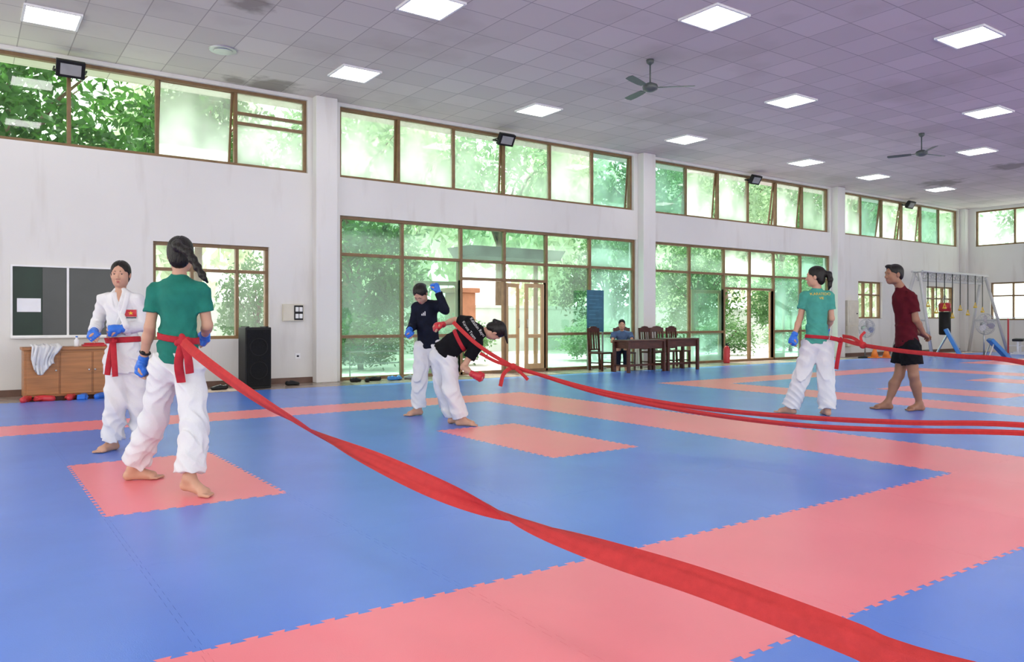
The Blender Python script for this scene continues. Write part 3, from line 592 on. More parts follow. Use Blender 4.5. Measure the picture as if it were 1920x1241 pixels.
p=atz(418,93,CZ); e=thing('ceiling_vent','round gray ceiling vent near the left high windows','vent',(p.x,p.y,CZ)); MB().lathe([(0,-.001),(.2,-.001),(.19,-.02),(.15,-.02)]+[(0,-.015)],28).build('rim',M['gray'],e); MB().lathe([(.14,-.021),(.13,-.03),(.0,-.03)],24).build('grille',M['gray'],e)
def flood(px,py,label):
    q=aty(px,py,WY-.18); e=thing('floodlight',label,'floodlight',(q.x,WY-.02,q.z)); a,b=.19,.125
    Mx=Matrix.Translation((0,-.18,0))@Matrix.Rotation(.55,4,'X')@Matrix.Rotation(PI/2,4,'X'); R4=lambda w,h:[(-w,-h),(w,-h),(w,h),(-w,h)]
    MB().prism(R4(a,b),-.045,.045,Mx).prism(R4(a*.65,b*.7),-.1,-.045,Mx).build('housing',M['blk'],e,bev=.008)
    MB().prism(R4(a*.72,b*.66),.045,.051,Mx).build('lens',M['lens'],e)
    MB().bar((-a-.02,0,0),(-a-.02,-.18,0),.02).bar((a+.02,0,0),(a+.02,-.18,0),.02).bar((-a-.02,0,0),(a+.02,0,0),.03).build('bracket',M['blk'],e)
for x,y,l in ((132,130,'black floodlight mounted on the leftmost high window'),(948,262,'black floodlight mounted on the middle of the second high window'),(1415,337,'black floodlight mounted on the third high window'),(1706,384,'black floodlight mounted on the farthest high window')): flood(x,y,l)
# ================================================================ WALL THINGS
e=thing('chalkboard','dark sliding chalkboard with white frame on the left wall','chalkboard',(.57,WY,.85))
fr=MB(); w,h=1.42,1.06
for a in ((0,-.05,0,w,-.001,.025),(0,-.05,h-.025,w,-.001,h),(0,-.05,.025,.025,-.001,h-.025),(w-.025,-.05,.025,w,-.001,h-.025)): fr.box(*a)
fr.build('frame',M['white'],e); MB().box(.025,-.02,.025,w-.025,-.005,h-.025).build('backboard',M['board'],e)
MB().box(.4,-.034,.03,.71,-.022,h-.03).build('sliding_panel',M['board2'],e); MB().box(.74,-.034,.03,1.39,-.022,h-.03).build('sliding_panel',M['board2'],e)
MB().box(.712,-.045,.025,.742,-.034,h-.025).build('divider',M['white'],e); MB().box(.0,-.1,-.02,w,-.002,-.001).build('chalk_tray',M['white'],e,bev=.004)
T(MB().box(-.15,-.003,-.1,.15,0,.1).build('paper_note',M['paper']),'white paper note stuck on the left of the chalkboard','paper').location=(.8,WY-.022,1.32)
e=thing('electrical_panel','open wall electrical panel with switches right of the small window','electrical panel',(4.58,WY,1.08)); MB().box(0,-.05,0,.38,0,.3).build('box',M['cream'],e,bev=.006); MB().box(.2,-.056,.02,.36,-.05,.28).build('inner_plate',M['blk'],e)
for a,b in ((.22,.05),(.29,.05),(.22,.17),(.29,.17)): MB().box(a,-.075,b,a+.055,-.057,b+.08).build('breaker',M['white'],e,bev=.003)
MB().box(.01,-.058,.01,.185,-.05,.29).build('door',M['cream'],e,bev=.003)
e=thing('wall_socket','small white wall socket low on the wall below the electrical panel','socket',(4.86,WY,.46)); MB().box(-.05,-.012,-.05,.05,0,.05).build('plate',M['white'],e,bev=.004); MB().box(-.02,-.02,-.015,.02,-.0125,.015).build('outlet',M['blk'],e,bev=.003)
e=thing('loudspeaker','tall black loudspeaker standing against the wall under the small window','loudspeaker',(3.93,12.85,FZ)); MB().box(-.21,-.2,0,.21,.2,1.0).build('cabinet',M['blk'],e,bev=.012)
MB().box(-.185,-.216,.04,.185,-.2,.96).build('grille',mat('grille',(.012,.012,.013),.85,.3,90,spec=.15),e,bev=.006)
for z in (.3,.68): MB().ring((0,-.217,z),.14,.008,(0,1,0)).build('cone_ring',M['blk'],e)
for a in (-.18,.13): MB().box(a,-.15,1.0,a+.05,.15,1.015).build('corner',M['blk'],e)
# cabinet
e=thing('wooden_cabinet','low orange wooden cabinet below the chalkboard','cabinet',(.68,12.4,FZ)); w,d,h=1.25,.5,.74
MB().box(0,.02,.06,w,d,h-.04).build('carcass',M['wood'],e,bev=.004); MB().box(-.02,0,h-.04,w+.02,d+.01,h).build('top',M['wood'],e,bev=.006); MB().box(.02,.04,0,w-.02,d,.06).build('plinth',M['dark'],e)
for i in range(3):
    q=MB().box(.03+i*.405,.004,.09,.415+i*.405,.019,h-.07).build('door',M['wood'],e,bev=.006); MB().sph((.38+i*.405 if i<2 else .86,-.008,.42),.014,8).build('knob',M['steel'],q,True)
v=[];f=[];nu,nv=24,26
for j in range(nv+1):
    for i in range(nu+1):
        a=i/nu;b=j/nv*.53; x=.27*(a-.5)*(1+.3*b+.25*math.sin(b*9)); wv=.022*math.sin(a*17+b*8)+.016*math.sin(a*31)
        if b<.22: v.append((x,.22-b-.0,h+.012+abs(wv)*.8))
        else: v.append((x+.03*math.sin(b*11),-.03-abs(wv)*1.4-.02*math.sin(b*14)**2,h+.012-(b-.22)*(1+.25*math.sin(a*5))))
for j in range(nv):
    for i in range(nu): f.append((j*(nu+1)+i,j*(nu+1)+i+1,(j+1)*(nu+1)+i+1,(j+1)*(nu+1)+i))
o=MB().add(v,f).build('draped_jacket',M['gi'],None,True); o.location=(.93,12.4,FZ); q=o.modifiers.new('s','SOLIDIFY'); q.thickness=.012; T(o,'crumpled white jacket hung over the left end of the cabinet','clothing')
T(MB().box(-.15,-.1,0,.15,.1,.03).box(-.12,-.08,.03,.13,.09,.05).build('folded_towel',M['gred'],bev=.012),'folded red cloth lying on top of the cabinet','cloth').location=(1.55,12.62,FZ+h)
o=thing('water_bottle','small white bottle standing on the cabinet top','bottle',(1.33,12.6,FZ+h)); MB().lathe([(0,0),(.03,0),(.032,.02),(.032,.09),(.013,.12),(.013,.13),(0,.13)],16).build('bottle_body',M['paper'],o,True); MB().lathe([(0,.131),(.015,.131),(.015,.15),(0,.15)],14).build('cap',M['gblue'],o)
# fist gloves lying on floor
def padmesh():
    f=Fld((-.16,-.12,-.02),(.2,.12,.14),.006); z=.05
    f.cap((-.1,0,z),(0,0,z),.042,.045,.02); f.ell((.05,0,z),(.075,.055,.045),((1,0,0),(0,1,0),(0,0,1)),.02)
    for i in range(4): f.cap((.1,-.036+.024*i,.07),(.12,-.036+.024*i,.035),.019,.019,.008)
    f.cap((.02,.055,.05),(.09,.06,.03),.018,.016,.01); f.F=np.maximum(f.F,.002-f.grid()[2]); return f.net()
PV,PQ=padmesh()
for px,py,c,a,l in ((48,750,'gred',1.3,'red padded glove on the floor at the left corner of the cabinet'),(85,748,'gred',2.5,'red padded glove on the floor under the hanging jacket'),(133,746,'gred',1.4,'red padded glove on the floor before the cabinet, left of the blue ones'),(157,746,'gblue',4.4,'blue padded glove on the floor before the cabinet, next to the red one'),(190,745,'gblue',1.0,'rightmost blue padded glove on the floor before the cabinet')):
    q=aty(px,py,12.2); o=npobj('sparring_glove',PV,PQ,M[c]); o.location=(q.x,12.27,FZ); o.rotation_euler=(0,0,a); T(o,l,'glove','sparring gloves on the floor by the cabinet')
def shoemesh():
    f=Fld((-.18,-.09,-.03),(.18,.09,.14),.006); f.cap((-.09,0,.03),(.08,0,.025),.04,.045,.03,((0,0,1),.6)); f.cap((-.1,0,.05),(-.02,0,.055),.034,.036,.02); f.cap((-.06,0,.09),(-.05,0,.12),.028,.03,.01,mode='s'); f.cap((.02,0,.05),(.1,0,.03),.035,.032,.02,((0,0,1),.8)); f.F=np.maximum(f.F,.002-f.grid()[2]); return f.net()
SV,SQ=shoemesh()
for i,(x,y,c,a,l) in enumerate(((5.78,13.0,'blk',.4,'leftmost black shoe of the row under the tall glass'),(5.98,12.95,'blk',1.2,'second black shoe from the left under the tall glass'),(6.17,13.05,'blk',2.3,'third black shoe from the left under the tall glass'),(6.5,12.95,'gblue2',.3,'left blue shoe on the floor under the tall glass'),(6.66,13.02,'gblue2',.9,'right blue shoe on the floor under the tall glass'),(6.9,13.05,'gray',2,'pale gray shoe on the floor right of the blue pair'),(4.6,12.95,'blk',.2,'black shoe on the floor just right of the loudspeaker'),(3.35,12.8,'blk',2.8,'black shoe on the floor left of the loudspeaker'))):
    o=npobj('shoe',SV,SQ,M[c]); o.location=(x,y,FZ); o.rotation_euler=(0,0,a); T(o,l,'shoe','shoes left along the wall')
e=thing('notice_board','dark blue notice panel standing against the glass left of the pillar','notice board',(11.78,13.28,FZ)); MB().box(-.25,0,.85,.25,.02,1.8).build('panel',M['notice'],e)
pl=MB()
for i in range(9): pl.box(-.2,-.004,1.66-.085*i,.2-.1*(i%3),-.001,1.675-.085*i)
pl.build('printed_lines',M['notice2'],e); MB().bar((-.22,.01,0),(-.22,.01,.85),.03).bar((.22,.01,0),(.22,.01,.85),.03).bar((-.22,-.12,.02),(-.22,.02,.02),.03).bar((.22,-.12,.02),(.22,.02,.02),.03).bar((-.22,.01,.4),(.22,.01,.4),.02).build('stand',M['gray'],e)
e=thing('fire_extinguisher','red fire extinguisher on the floor beside the far glass doors','fire extinguisher',(16.25,13.2,FZ)); MB().lathe([(0,0),(.08,0),(.085,.03),(.085,.36),(.06,.42),(.025,.45),(0,.45)],20).build('tank',M['gred'],e,True); MB().lathe([(0,.45),(.025,.45),(.025,.5),(0,.5)],12).bar((-.02,0,.5),(.1,0,.53),.02).build('valve',M['blk'],e); MB().tube([(.02,0,.48),(.1,-.02,.42),(.1,-.02,.15)],.012,8).build('hose',M['blk'],e,True)
# tables + chairs
def table(x0,x1,y0,y1,h,label):
    e=thing('table',label,'table',((x0+x1)/2,(y0+y1)/2,0),0,'dark tables by the glass'); a,b=(x1-x0)/2,(y1-y0)/2
    MB().box(-a,-b,h-.035,a,b,h).build('tabletop',M['dark'],e,bev=.006); MB().box(-a+.06,-b+.03,h-.18,a-.06,b-.03,h-.036).build('apron',M['dark'],e)
    MB().bar((-a+.04,0,.14),(a-.04,0,.14),.04).bar((-a+.03,-b+.06,.14),(-a+.03,b-.06,.14),.03).bar((a-.03,-b+.06,.14),(a-.03,b-.06,.14),.03).build('stretcher',M['dark'],e)
    for sx in (-1,1):
        for sy in (-1,1): MB().box(sx*(a-.03)-.03,sy*(b-.03)-.03,0,sx*(a-.03)+.03,sy*(b-.03)+.03,h-.036).build('leg',M['dark'],e,bev=.004)
table(11.25,12.36,11.66,12.15,.68,'dark wooden table in front of the seated man'); table(12.4,13.4,11.64,12.13,.7,'dark wooden table right of the seated man\'s table')
def chair(label,x,y,rz):
    e=thing('wooden_chair',label,'chair',(x,y,FZ if y>12.2 else 0),rz,'dark carved chairs by the glass'); m=M['dark']; k=.92
    B=lambda a,b:(Vector(a)*k,Vector(b)*k)
    MB().box(-.22*k,-.22*k,.4*k,.22*k,.21*k,.44*k).build('seat',m,e,bev=.008)
    for s_ in (-1,1): MB().bar(*B((s_*.19,-.19,0),(s_*.19,-.19,.4)),.04).build('leg',m,e); MB().bar(*B((s_*.19,.19,0),(s_*.19,.25,1.02)),.04).build('leg',m,e)
    MB().prism([(-.19*k,0),(-.1*k,.05),(0,.06),(.1*k,.05),(.19*k,0),(.19*k,-.08),(-.19*k,-.08)],-.015,.015,Matrix.Translation((0,.245*k,1.0*k))@Matrix.Rotation(PI/2,4,'X')).build('crest_rail',m,e,bev=.004)
    for x in (-.09,0,.09): MB().bar(*B((x,.21,.48),(x,.245,.93)),.05 if x==0 else .025,.015).build('back_slat',m,e)
    MB().bar(*B((-.19,.205,.5),(.19,.205,.5)),.03).build('lower_rail',m,e); MB().bar(*B((-.19,-.19,.18),(-.19,.2,.18)),.025).bar(*B((.19,-.19,.18),(.19,.2,.18)),.025).bar(*B((-.19,0,.18),(.19,0,.18)),.025).build('stretcher',m,e); return e
c0=chair('empty dark wooden chair left of the seated man, before the glass',11.62,12.92,.15)
dup(c0,(12.15,12.72,FZ),-.45,'dark wooden chair the seated man in blue sits on')
for x,y,r,l in ((12.9,12.6,.1,'dark wooden chair behind the table, just right of the seated man'),(13.4,12.74,-.1,'dark wooden chair behind the tables, in front of the white pillar'),(13.92,12.72,.12,'dark wooden chair at the right end of the tables, against the glass')): dup(c0,(x,y,FZ),r,l)
# ================================================================ GYM CORNER
e=thing('control_cabinet','cream electrical cabinets mounted on the wall beside the farthest pillar','electrical cabinet',(21.85,WY,.3)); MB().box(0,-.25,.0,.55,-.001,.62).build('lower_box',M['cream'],e,bev=.01); MB().box(.05,-.2,.62,.65,-.001,1.4).build('upper_box',M['cream'],e,bev=.01); MB().box(.12,-.208,.72,.58,-.2,1.34).build('door',M['cream'],e,bev=.004); MB().sph((.52,-.22,1.0),.02,6).build('latch',M['blk'],e)
def sfan(px,t,cz,R_,label,rz):
    q=W(px,600,t); e=thing('standing_fan',label,'fan',(q.x,q.y,FZ if q.y>12.2 else 0),rz); y=-.08
    MB().lathe([(0,0),(.2,0),(.18,.03),(.05,.06),(0,.06)],24).build('base',M['blk'],e,True); MB().tube([(0,0,.05),(0,0,cz)],.02,10).build('pole',M['gray'],e,True); MB().lathe([(0,-.1),(.07,-.09),(.08,0),(.05,.1),(0,.1)],18,Matrix.Translation((0,0,cz))@Matrix.Rotation(PI/2,4,'X')).build('motor',M['gray'],e,True)
    g=MB()
    for k in range(5): g.ring((0,y-.09*(1-(k/4)**2)-.03,cz),R_*(.2+.2*k),.004,(0,1,0),26,4)
    g.ring((0,y+.04,cz),R_,.008,(0,1,0),26,5)
    for k in range(24):
        a=2*PI*k/24; c,s_=math.cos(a),math.sin(a); g.tube([(R_*.2*c,y-.12,cz+R_*.2*s_),(R_*.6*c,y-.1,cz+R_*.6*s_),(R_*c,y-.03,cz+R_*s_),(R_*c,y+.04,cz+R_*s_),(R_*.3*c,y+.12,cz+R_*.3*s_)],.003,4)
    g.build('cage',M['gray'],e)
    for k in range(3): MB().prism([(.04,-.04),(R_*.6,-.1),(R_*.86,-.05),(R_*.88,.05),(R_*.5,.09),(.04,.04)],-.004,.004,Matrix.Translation((0,y-.02,cz))@Matrix.Rotation(2*PI*k/3+.3,4,'Y')@Matrix.Rotation(PI/2,4,'X')@Matrix.Rotation(.3,4,'X')).build('blade',M['steel'],e)
sfan(1622,22.8,.88,.27,'large round standing fan left of the training rig',-.3); sfan(1845,23.2,.98,.31,'large round standing fan under the right end of the training rig',-.5)
e=thing('training_rig','pale gray steel lattice training rig on splayed legs in the far corner','training rig',(26.2,12.2,0)); hz=2.6; x0,x1=-2.2,2.2
g=MB(); 
for y in (-.16,.16): g.tube([(x0,y,hz),(x1,y,hz)],.038,8)
g.tube([(x0,0,hz-.26),(x1,0,hz-.26)],.038,8); n=14
for i in range(n):
    a=x0+(x1-x0)*i/n;b=x0+(x1-x0)*(i+1)/n
    for y in (-.16,.16): g.tube([(a,y,hz),((a+b)/2,0,hz-.26),(b,y,hz)],.017,6)
    g.tube([(a,-.16,hz),(b,.16,hz)],.017,6)
g.build('truss_beam',M['rig'],e)
for x,k in ((x0,-1),(x1,1)):
    for y in (-.62,.62):
        q=MB().tube([(x,y*.12,hz-.05),(x+k*.35,y,FZ if y>0 else .0)],.05,8).build('leg',M['rig'],e,True)
        zz=FZ if y>0 else 0; MB().box(x+k*.35-.08,y-.08,zz,x+k*.35+.08,y+.08,zz+.015).build('foot_plate',M['rig'],q)
    MB().tube([(x+k*.2,-.4,1.1),(x+k*.2,.4,1.1)],.03,8).build('cross_brace',M['rig'],e)
for i in range(8):
    x=26.2-1.9+i*.52; ln=(.75,.95,.8,1.1,.85,1.0,.75,.9)[i]; t=thing('suspension_strap','black training strap with yellow grip, %s from the left on the training rig'%on[i],'training strap',(x,12.02,2.42),0,'straps hanging from the training rig')
    MB().box(-.025,-.004,-ln,.025,.004,.21).build('webbing',M['blk'],t); MB().tube([(-.09,0,-ln-.14),(.09,0,-ln-.14)],.028,8).build('grip',M['yellow'],t,True); MB().tube([(-.09,0,-ln-.14),(0,0,-ln+.02),(.09,0,-ln-.14)],.012,6).build('handle_loop',M['yellow'],t)
t=thing('punching_bag','black punching bag with a red top hanging from the training rig','punching bag',(25.95,12.3,.62)); MB().lathe([(0,0),(.15,.0),(.175,.03),(.175,.75),(0,.75)],24).build('bag',M['blk'],t,True); MB().lathe([(.178,.76),(.178,1.0),(.12,1.04),(0,1.04)],24).build('top_band',M['gred'],t,True)
g=MB()
for a in range(4): g.tube([(.13*math.cos(a*PI/2),.13*math.sin(a*PI/2),1.02),(0,0,1.3)],.008,5)
g.tube([(0,0,1.3),(0,0,1.74)],.01,5); g.build('chain',M['steel'],t)
def lean(x,y,rz,label,w=.9,h=1.0,a=.45):
    e=thing('gym_mat',label,'gym mat',(x,y,0),rz,'blue gym mats in the far corner'); Mx=Matrix.Translation((0,0,.05))@Matrix.Rotation(-a,4,'X'); MB().box(-w/2,.0,.0,w/2,.1,h,Mx).build('pad',M['gblue2'],e,bev=.02)
    for q in (-1,1): MB().tube([Mx@Vector((q*(w/2-.05),.1,h*.8)),Vector((q*(w/2-.05),h*.8,.02))],.02,6).build('prop',M['steel'],e)
lean(23.75,10.75,.4,'tilted blue padded board left of the right standing fan',.8,.9); lean(24.2,9.7,.6,'tilted blue padded board just before the right standing fan',.6,.7,.7)
for i,(x,y,l) in enumerate(((25.3,8.0,'blue crash mat lying at the right edge before the rig'),(27.1,8.9,'blue crash mat lying farthest right by the end wall'))):
    e=thing('crash_mat',l,'gym mat',(x,y,0)); MB().box(-.75,-1.0,0,.75,1.0,.12).build('pad',M['gblue2'],e,bev=.03); MB().tube([(-.76,-.3,.06),(-.8,-.2,.05),(-.8,.2,.05),(-.76,.3,.06)],.012,6).build('handle',M['blk'],e)
for px,py,l in ((1662,668,'orange training cone behind the man in maroon'),(1640,668,'orange training cone by the left standing fan')):
    q=atz(px,py+3,0); e=thing('training_cone',l,'cone',(q.x,q.y,0)); MB().lathe([(.02,.3),(.03,.3),(.11,.03),(.09,.03)],18).lathe([(0,.31),(.025,.305),(.03,.295),(0,.295)],14).build('cone',M['orange'],e,True); MB().box(-.14,-.14,.001,.14,.14,.03).build('foot',M['orange'],e,bev=.008)
e=thing('weight_bench','white and red weight bench in front of the end wall','bench',(27.9,10.9,0),.3); MB().box(-.6,-.15,.42,.6,.15,.5).build('pad',M['blk'],e,bev=.02)
for x in (-.5,.5): MB().bar((x,-.2,.03),(x,.2,.03),.05).bar((x,0,.03),(x,0,.42),.05).build('leg',M['white'],e)
for y in (-.35,.35): MB().bar((.62,y,.0),(.62,y,1.15),.05).build('upright',M['gred'],e)
MB().bar((.62,-.35,.25),(.62,.35,.25),.04).bar((-.5,0,.25),(.62,0,.25),.04).build('crossbar',M['white'],e); MB().tube([(.62,-.75,1.17),(.62,.75,1.17)],.014,8).build('barbell_bar',M['steel'],e)
# ================================================================ OUTSIDE
st(MB().box(-40,WY+.25,-.3,120,80,-.06).build('ground',M['paving'])); st(MB().box(EX+.3,-20,-.3,120,WY+.25,-.06).build('ground',M['paving']))
def leaves(n,cl,size,seed):
    r=np.random.default_rng(seed); cs=r.normal(size=(cl,3)); cs/=np.linalg.norm(cs,axis=1)[:,None]; cs*=r.uniform(.35,1,(cl,1))**.6
    c=cs[r.integers(0,cl,n)]+r.normal(size=(n,3))*.16; d=r.normal(size=(n,3)); d[:,2]-=.5; d/=np.linalg.norm(d,axis=1)[:,None]; e=np.cross(d,r.normal(size=(n,3))); e/=np.linalg.norm(e,axis=1)[:,None]
    l=size*r.uniform(.6,1.3,(n,1)); V=np.stack([c,c+d*l*.5+e*l*.2,c+d*l,c+d*l*.5-e*l*.2],1).reshape(-1,3); return V,np.arange(4*n).reshape(n,4)
LM=[leaves(5200,46,.13,1),leaves(4200,40,.12,2),leaves(3600,36,.14,3),leaves(3600,60,.2,4)]
def tree(x,y,zc,rx,rz,kind,lm,label,cat='tree',trunk=True,grp=None):
    e=thing('tree' if trunk else 'shrub',label,cat,(x,y,-.06),0,grp or ('trees outside the windows' if trunk else 'shrubs outside the glass')); V,Q=LM[kind]; zc+=.06
    npobj('foliage',V*np.array([rx,rx,rz])+np.array([0,0,zc]),Q,M[lm],e,False)
    tb=MB(); r=random.Random(int(x*10+y)); top=zc+rz*.2
    tb.tube([(0,0,0),(r.uniform(-.1,.1),.05,top*.5),(r.uniform(-.2,.2),0,top)],[.12*rx/2+.02,.09*rx/2+.02,.04],8)
    for k in range(5):
        a=k*1.3+x; tb.tube([(0,0,top*.55),(rx*.4*math.cos(a),rx*.4*math.sin(a),zc),(rx*.75*math.cos(a),rx*.75*math.sin(a),zc+rz*.35)],[.05*rx/2,.035*rx/2,.015],6)
    tb.build('trunk' if trunk else 'stems',M['bark'],e,True)
for i,(x,y,zc,rx,rz,k,lm,l) in enumerate(((.6,18.0,5.3,2.3,2.1,0,'leaf1','dense dark green tree pressed close to the leftmost high window'),(4.8,20.4,5.7,1.6,2.0,0,'leaf1','dark green tree behind the second pane of the left high window'),(-4.8,19,5.5,2.3,2.6,0,'leaf1','dark green tree left of the leftmost high window'),
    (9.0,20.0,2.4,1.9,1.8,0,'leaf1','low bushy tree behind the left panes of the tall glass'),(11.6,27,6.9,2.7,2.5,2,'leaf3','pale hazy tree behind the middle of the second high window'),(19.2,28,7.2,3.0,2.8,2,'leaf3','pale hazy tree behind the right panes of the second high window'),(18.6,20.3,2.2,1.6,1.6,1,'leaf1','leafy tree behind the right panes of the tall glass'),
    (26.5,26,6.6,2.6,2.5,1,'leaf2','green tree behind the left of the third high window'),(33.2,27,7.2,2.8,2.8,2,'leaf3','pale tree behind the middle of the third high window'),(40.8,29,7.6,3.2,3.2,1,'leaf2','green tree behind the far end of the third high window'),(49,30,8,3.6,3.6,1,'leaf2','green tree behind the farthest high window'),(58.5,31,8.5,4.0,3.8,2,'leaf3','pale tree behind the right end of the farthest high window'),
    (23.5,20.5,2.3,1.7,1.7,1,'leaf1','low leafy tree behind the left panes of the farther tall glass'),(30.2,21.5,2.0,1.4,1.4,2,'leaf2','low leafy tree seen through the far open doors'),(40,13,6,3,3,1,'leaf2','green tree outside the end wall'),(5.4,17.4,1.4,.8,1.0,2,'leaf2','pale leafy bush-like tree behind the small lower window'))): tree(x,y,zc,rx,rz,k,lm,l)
for i,x in enumerate((7.6,10.4,14.9,17.0,20.6,24.9,27.5)): tree(x,16.8+.5*(i%2),.55,.95,.6,2,('leaf1','leaf2','leaf3')[i%3],'low green garden shrub, %s from the left beyond the tall glass'%on[i],'shrub',False)
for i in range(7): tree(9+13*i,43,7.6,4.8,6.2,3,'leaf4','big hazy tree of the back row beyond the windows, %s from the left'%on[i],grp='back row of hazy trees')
e=thing('garden_wall','pale garden wall beyond the trees outside the tall glass','wall',(14,23.5,-.06)); MB().box(-22,0,0,22,.2,1.6).build('wall_panel',M['garden'],e); MB().box(-22,-.05,1.6,22,.25,1.7).build('coping',M['garden'],e)
e=thing('porch_canopy','dark green porch canopy outside above the near glass doors','canopy',(10.75,15.3,-.06)); MB().box(-1.25,-.5,2.62,1.25,.5,2.66).prism([(-1.25,2.66),(1.25,2.66),(1.4,2.86),(-1.4,2.86)],-.5,.5,Matrix.Rotation(PI/2,4,'X')).build('roof',M['roofg'],e)
for x in (-1.15,1.15): MB().bar((x,.4,0),(x,.4,2.62),.08).build('post',M['brown'],e)
e=thing('garden_pillar','terracotta garden pillar seen through the near glass doors','pillar',(12.6,20.5,-.06)); MB().box(-.35,-.35,0,.35,.35,2.0).build('shaft',M['terra'],e,bev=.02); MB().box(-.45,-.45,2.0,.45,.45,2.15).build('cap',M['terra'],e,bev=.02)
e=thing('metal_rack','low thin dark metal rack standing outside the left panes of the tall glass','rack',(7.1,14.9,-.06))
for x in (-.6,.6): MB().tube([(x,0,0),(x,0,.5)],.014,8).build('post',M['fanp'],e)
MB().tube([(-.6,0,.5),(.6,0,.5)],.014,8).tube([(-.6,0,.25),(.6,0,.25)],.012,8).build('rail',M['fanp'],e)
# ================================================================ PEOPLE
gi=M['gi']
# P1 woman with braid, back to us
P=Pers('woman with a long braid, seen from behind in dark teal shirt and red belt',5.05,
 dict(head=(339,476,.02),neck=(336,519,0),chest=(334,572,0),waist=(334,622,0),pelvis=(333,668,.02),sh_l=(293,543,0),sh_r=(377,544,.02),el_l=(281,613,-.03),wr_l=(268,676,.05),hd_l=(260,705,.08),el_r=(389,610,.04),wr_r=(384,628,.27),hd_r=(382,634,.36),hip_l=(311,686,.02),hip_r=(353,686,0),kn_l=(288,790,.12),kn_r=(366,792,-.1)),
 dict(l=(250,.27,.08,290,.3),r=(355,-.18,.105,412,-.27)),V3(-.2,1),V3(0,1),1.0,.005)
P.body(); P.face()
h=[(P.L(.0,-.1,.05),.034),(P.L(.01,-.13,.035),.03)]+[(W(349+4.3*i,466+7.0*i,4.93-.004*i),.024-.0013*i+.007*(i%2)) for i in range(1,9)]+[(W(389,529,4.92),.008)]
P.hair(h); P.glove('l',M['gblue'],.85); P.glove('r',M['gblue'],.88); P.trousers(gi,(.108,.1,.086,.083,.097),.135,1,.011,.3); P.top(M['teal'],'t_shirt',.62,hem=.03,seed=2,amp=.007,puff=.9)
bc=W(335,634,5.05); b=P.belt(bc,(P.td+RT*.12).normalized(),.021); kc=W(343,640,4.9); P.knot(kc,b,.045)
P.strips('belt_tail',M['belt'],b,([kc,W(335,680,4.87),W(340,717,4.9)],[.05,.055,.055],[.1,-.2,.3]),([kc,W(352,668,4.86),W(356,700,4.88)],[.045,.05,.05],[.2,.3,-.2]))
wr,d,n,sg=P.hn['l']; MB().ring(wr-d*.06,.029,.008,d,20,6).sph(wr-d*.06-FW*.028,.016,6).build('watch',M['blk'],P.e,True).location=-P.base
# P2 gi
P=Pers('woman in a white jacket with a flag patch and red belt, facing the camera',6.51,
 dict(head=(226,513,-.02),neck=(226,546,0),chest=(228,585,0),waist=(230,628,0),pelvis=(232,664,0),sh_r=(196,563,0),sh_l=(256,563,0),el_r=(182,608,.05),wr_r=(176,622,-.17),hd_r=(171,629,-.27),el_l=(270,610,.02),wr_l=(226,616,-.15),hd_l=(200,618,-.2),hip_r=(220,674,0),hip_l=(246,674,0),kn_r=(217,758,-.05),kn_l=(260,757,.05)),
 dict(r=(211,.02,.08,186,-.12),l=(268,.12,.08,286,-.02)),V3(.22,-1,-.1),V3(.05,-1),.95,.004)
P.body(); P.face(); P.hair([(P.L(0,-.1,.02),.03),(P.L(0,-.13,-.02),.03),(P.L(0,-.12,-.06),.02)]); P.glove('l',M['gblue'],.88); P.glove('r',M['gblue'],.9)
P.trousers(gi,(.112,.104,.09,.086,.098),.1,5,.011); P.top(gi,'jacket',long=True,puff=1.3,seed=4,amp=.009,skirt=.16,vneck=True)
bc=W(231,637,6.5); b=P.belt(bc,P.td,.024)
kc=W(212,640,6.37); P.knot(kc,b,.03); P.strips('belt_tail',M['belt'],b,([kc,W(205,675,6.3),W(201,703,6.3)],[.045]*3,[.1,-.1,.2]),([kc,W(214,672,6.3),W(216,706,6.3)],[.045]*3,[-.1,.2,-.2]))
ap=lambda px,py:(lambda o,d:(lambda hh:(hh[0]-d*.007) if hh[0] is not None else o+d*6.4)(P.sb.ray_cast(o,d)))(CAM.copy(),(W(px,py,1)-CAM).normalized())
P.strips('lapel',gi,P.so,([ap(240,549),ap(236,566),ap(230,586),ap(222,606),ap(215,628)],[.04]*5,[0]*5),([ap(213,549),ap(218,566),ap(227,588),ap(236,610),ap(241,628)],[.045]*5,[0]*5),th=.012)
cc=W(240,587,6.4)-FW*.35; v,f=rect2(.085,.058); P.decal(v,f,cc,RT,UP,FW,M['gred'],'flag_patch',.008); v,f=star2(.018); P.decal(v,f,cc,RT,UP,FW,M['yellow'],'patch_star',.011); v,f=rect2(.075,.007,4); P.decal(v,f,cc-UP*.038,RT,UP,FW,M['navy'],'patch_strip',.008)
# P3 navy jacket
P=Pers('woman in a black jacket with head bowed and one blue glove raised',8.96,
 dict(head=(788,550,-.12),neck=(797,568,-.02),chest=(801,592,0),pelvis=(803,645,0),sh_r=(781,576,0),sh_l=(821,572,0),el_r=(774,611,.02),wr_r=(768,619,-.18),hd_r=(765,626,-.27),el_l=(835,582,-.17),wr_l=(821,546,-.17),hd_l=(815,530,-.17),hip_r=(793,652,0),hip_l=(814,652,0),kn_r=(787,712,-.05),kn_l=(828,712,.06)),
 dict(r=(784,-.01,.08,764,-.12),l=(838,.16,.08,852,.05)),V3(-.25,-.75,-1),V3(-.1,-1),.97,.006)
P.body(); P.face(); P.hair([(P.L(0,-.1,.02),.035),(P.L(0,-.13,-.02),.03)]); P.glove('l',M['gblue']); P.glove('r',M['gblue']); P.trousers(gi,(.112,.106,.09,.082,.092),.09,7,.01,.3); P.top(M['navy'],'jacket',long=True,puff=1.1,seed=6,hem=.05,collar=1)
cc=W(794,590,8.85)-FW*.35
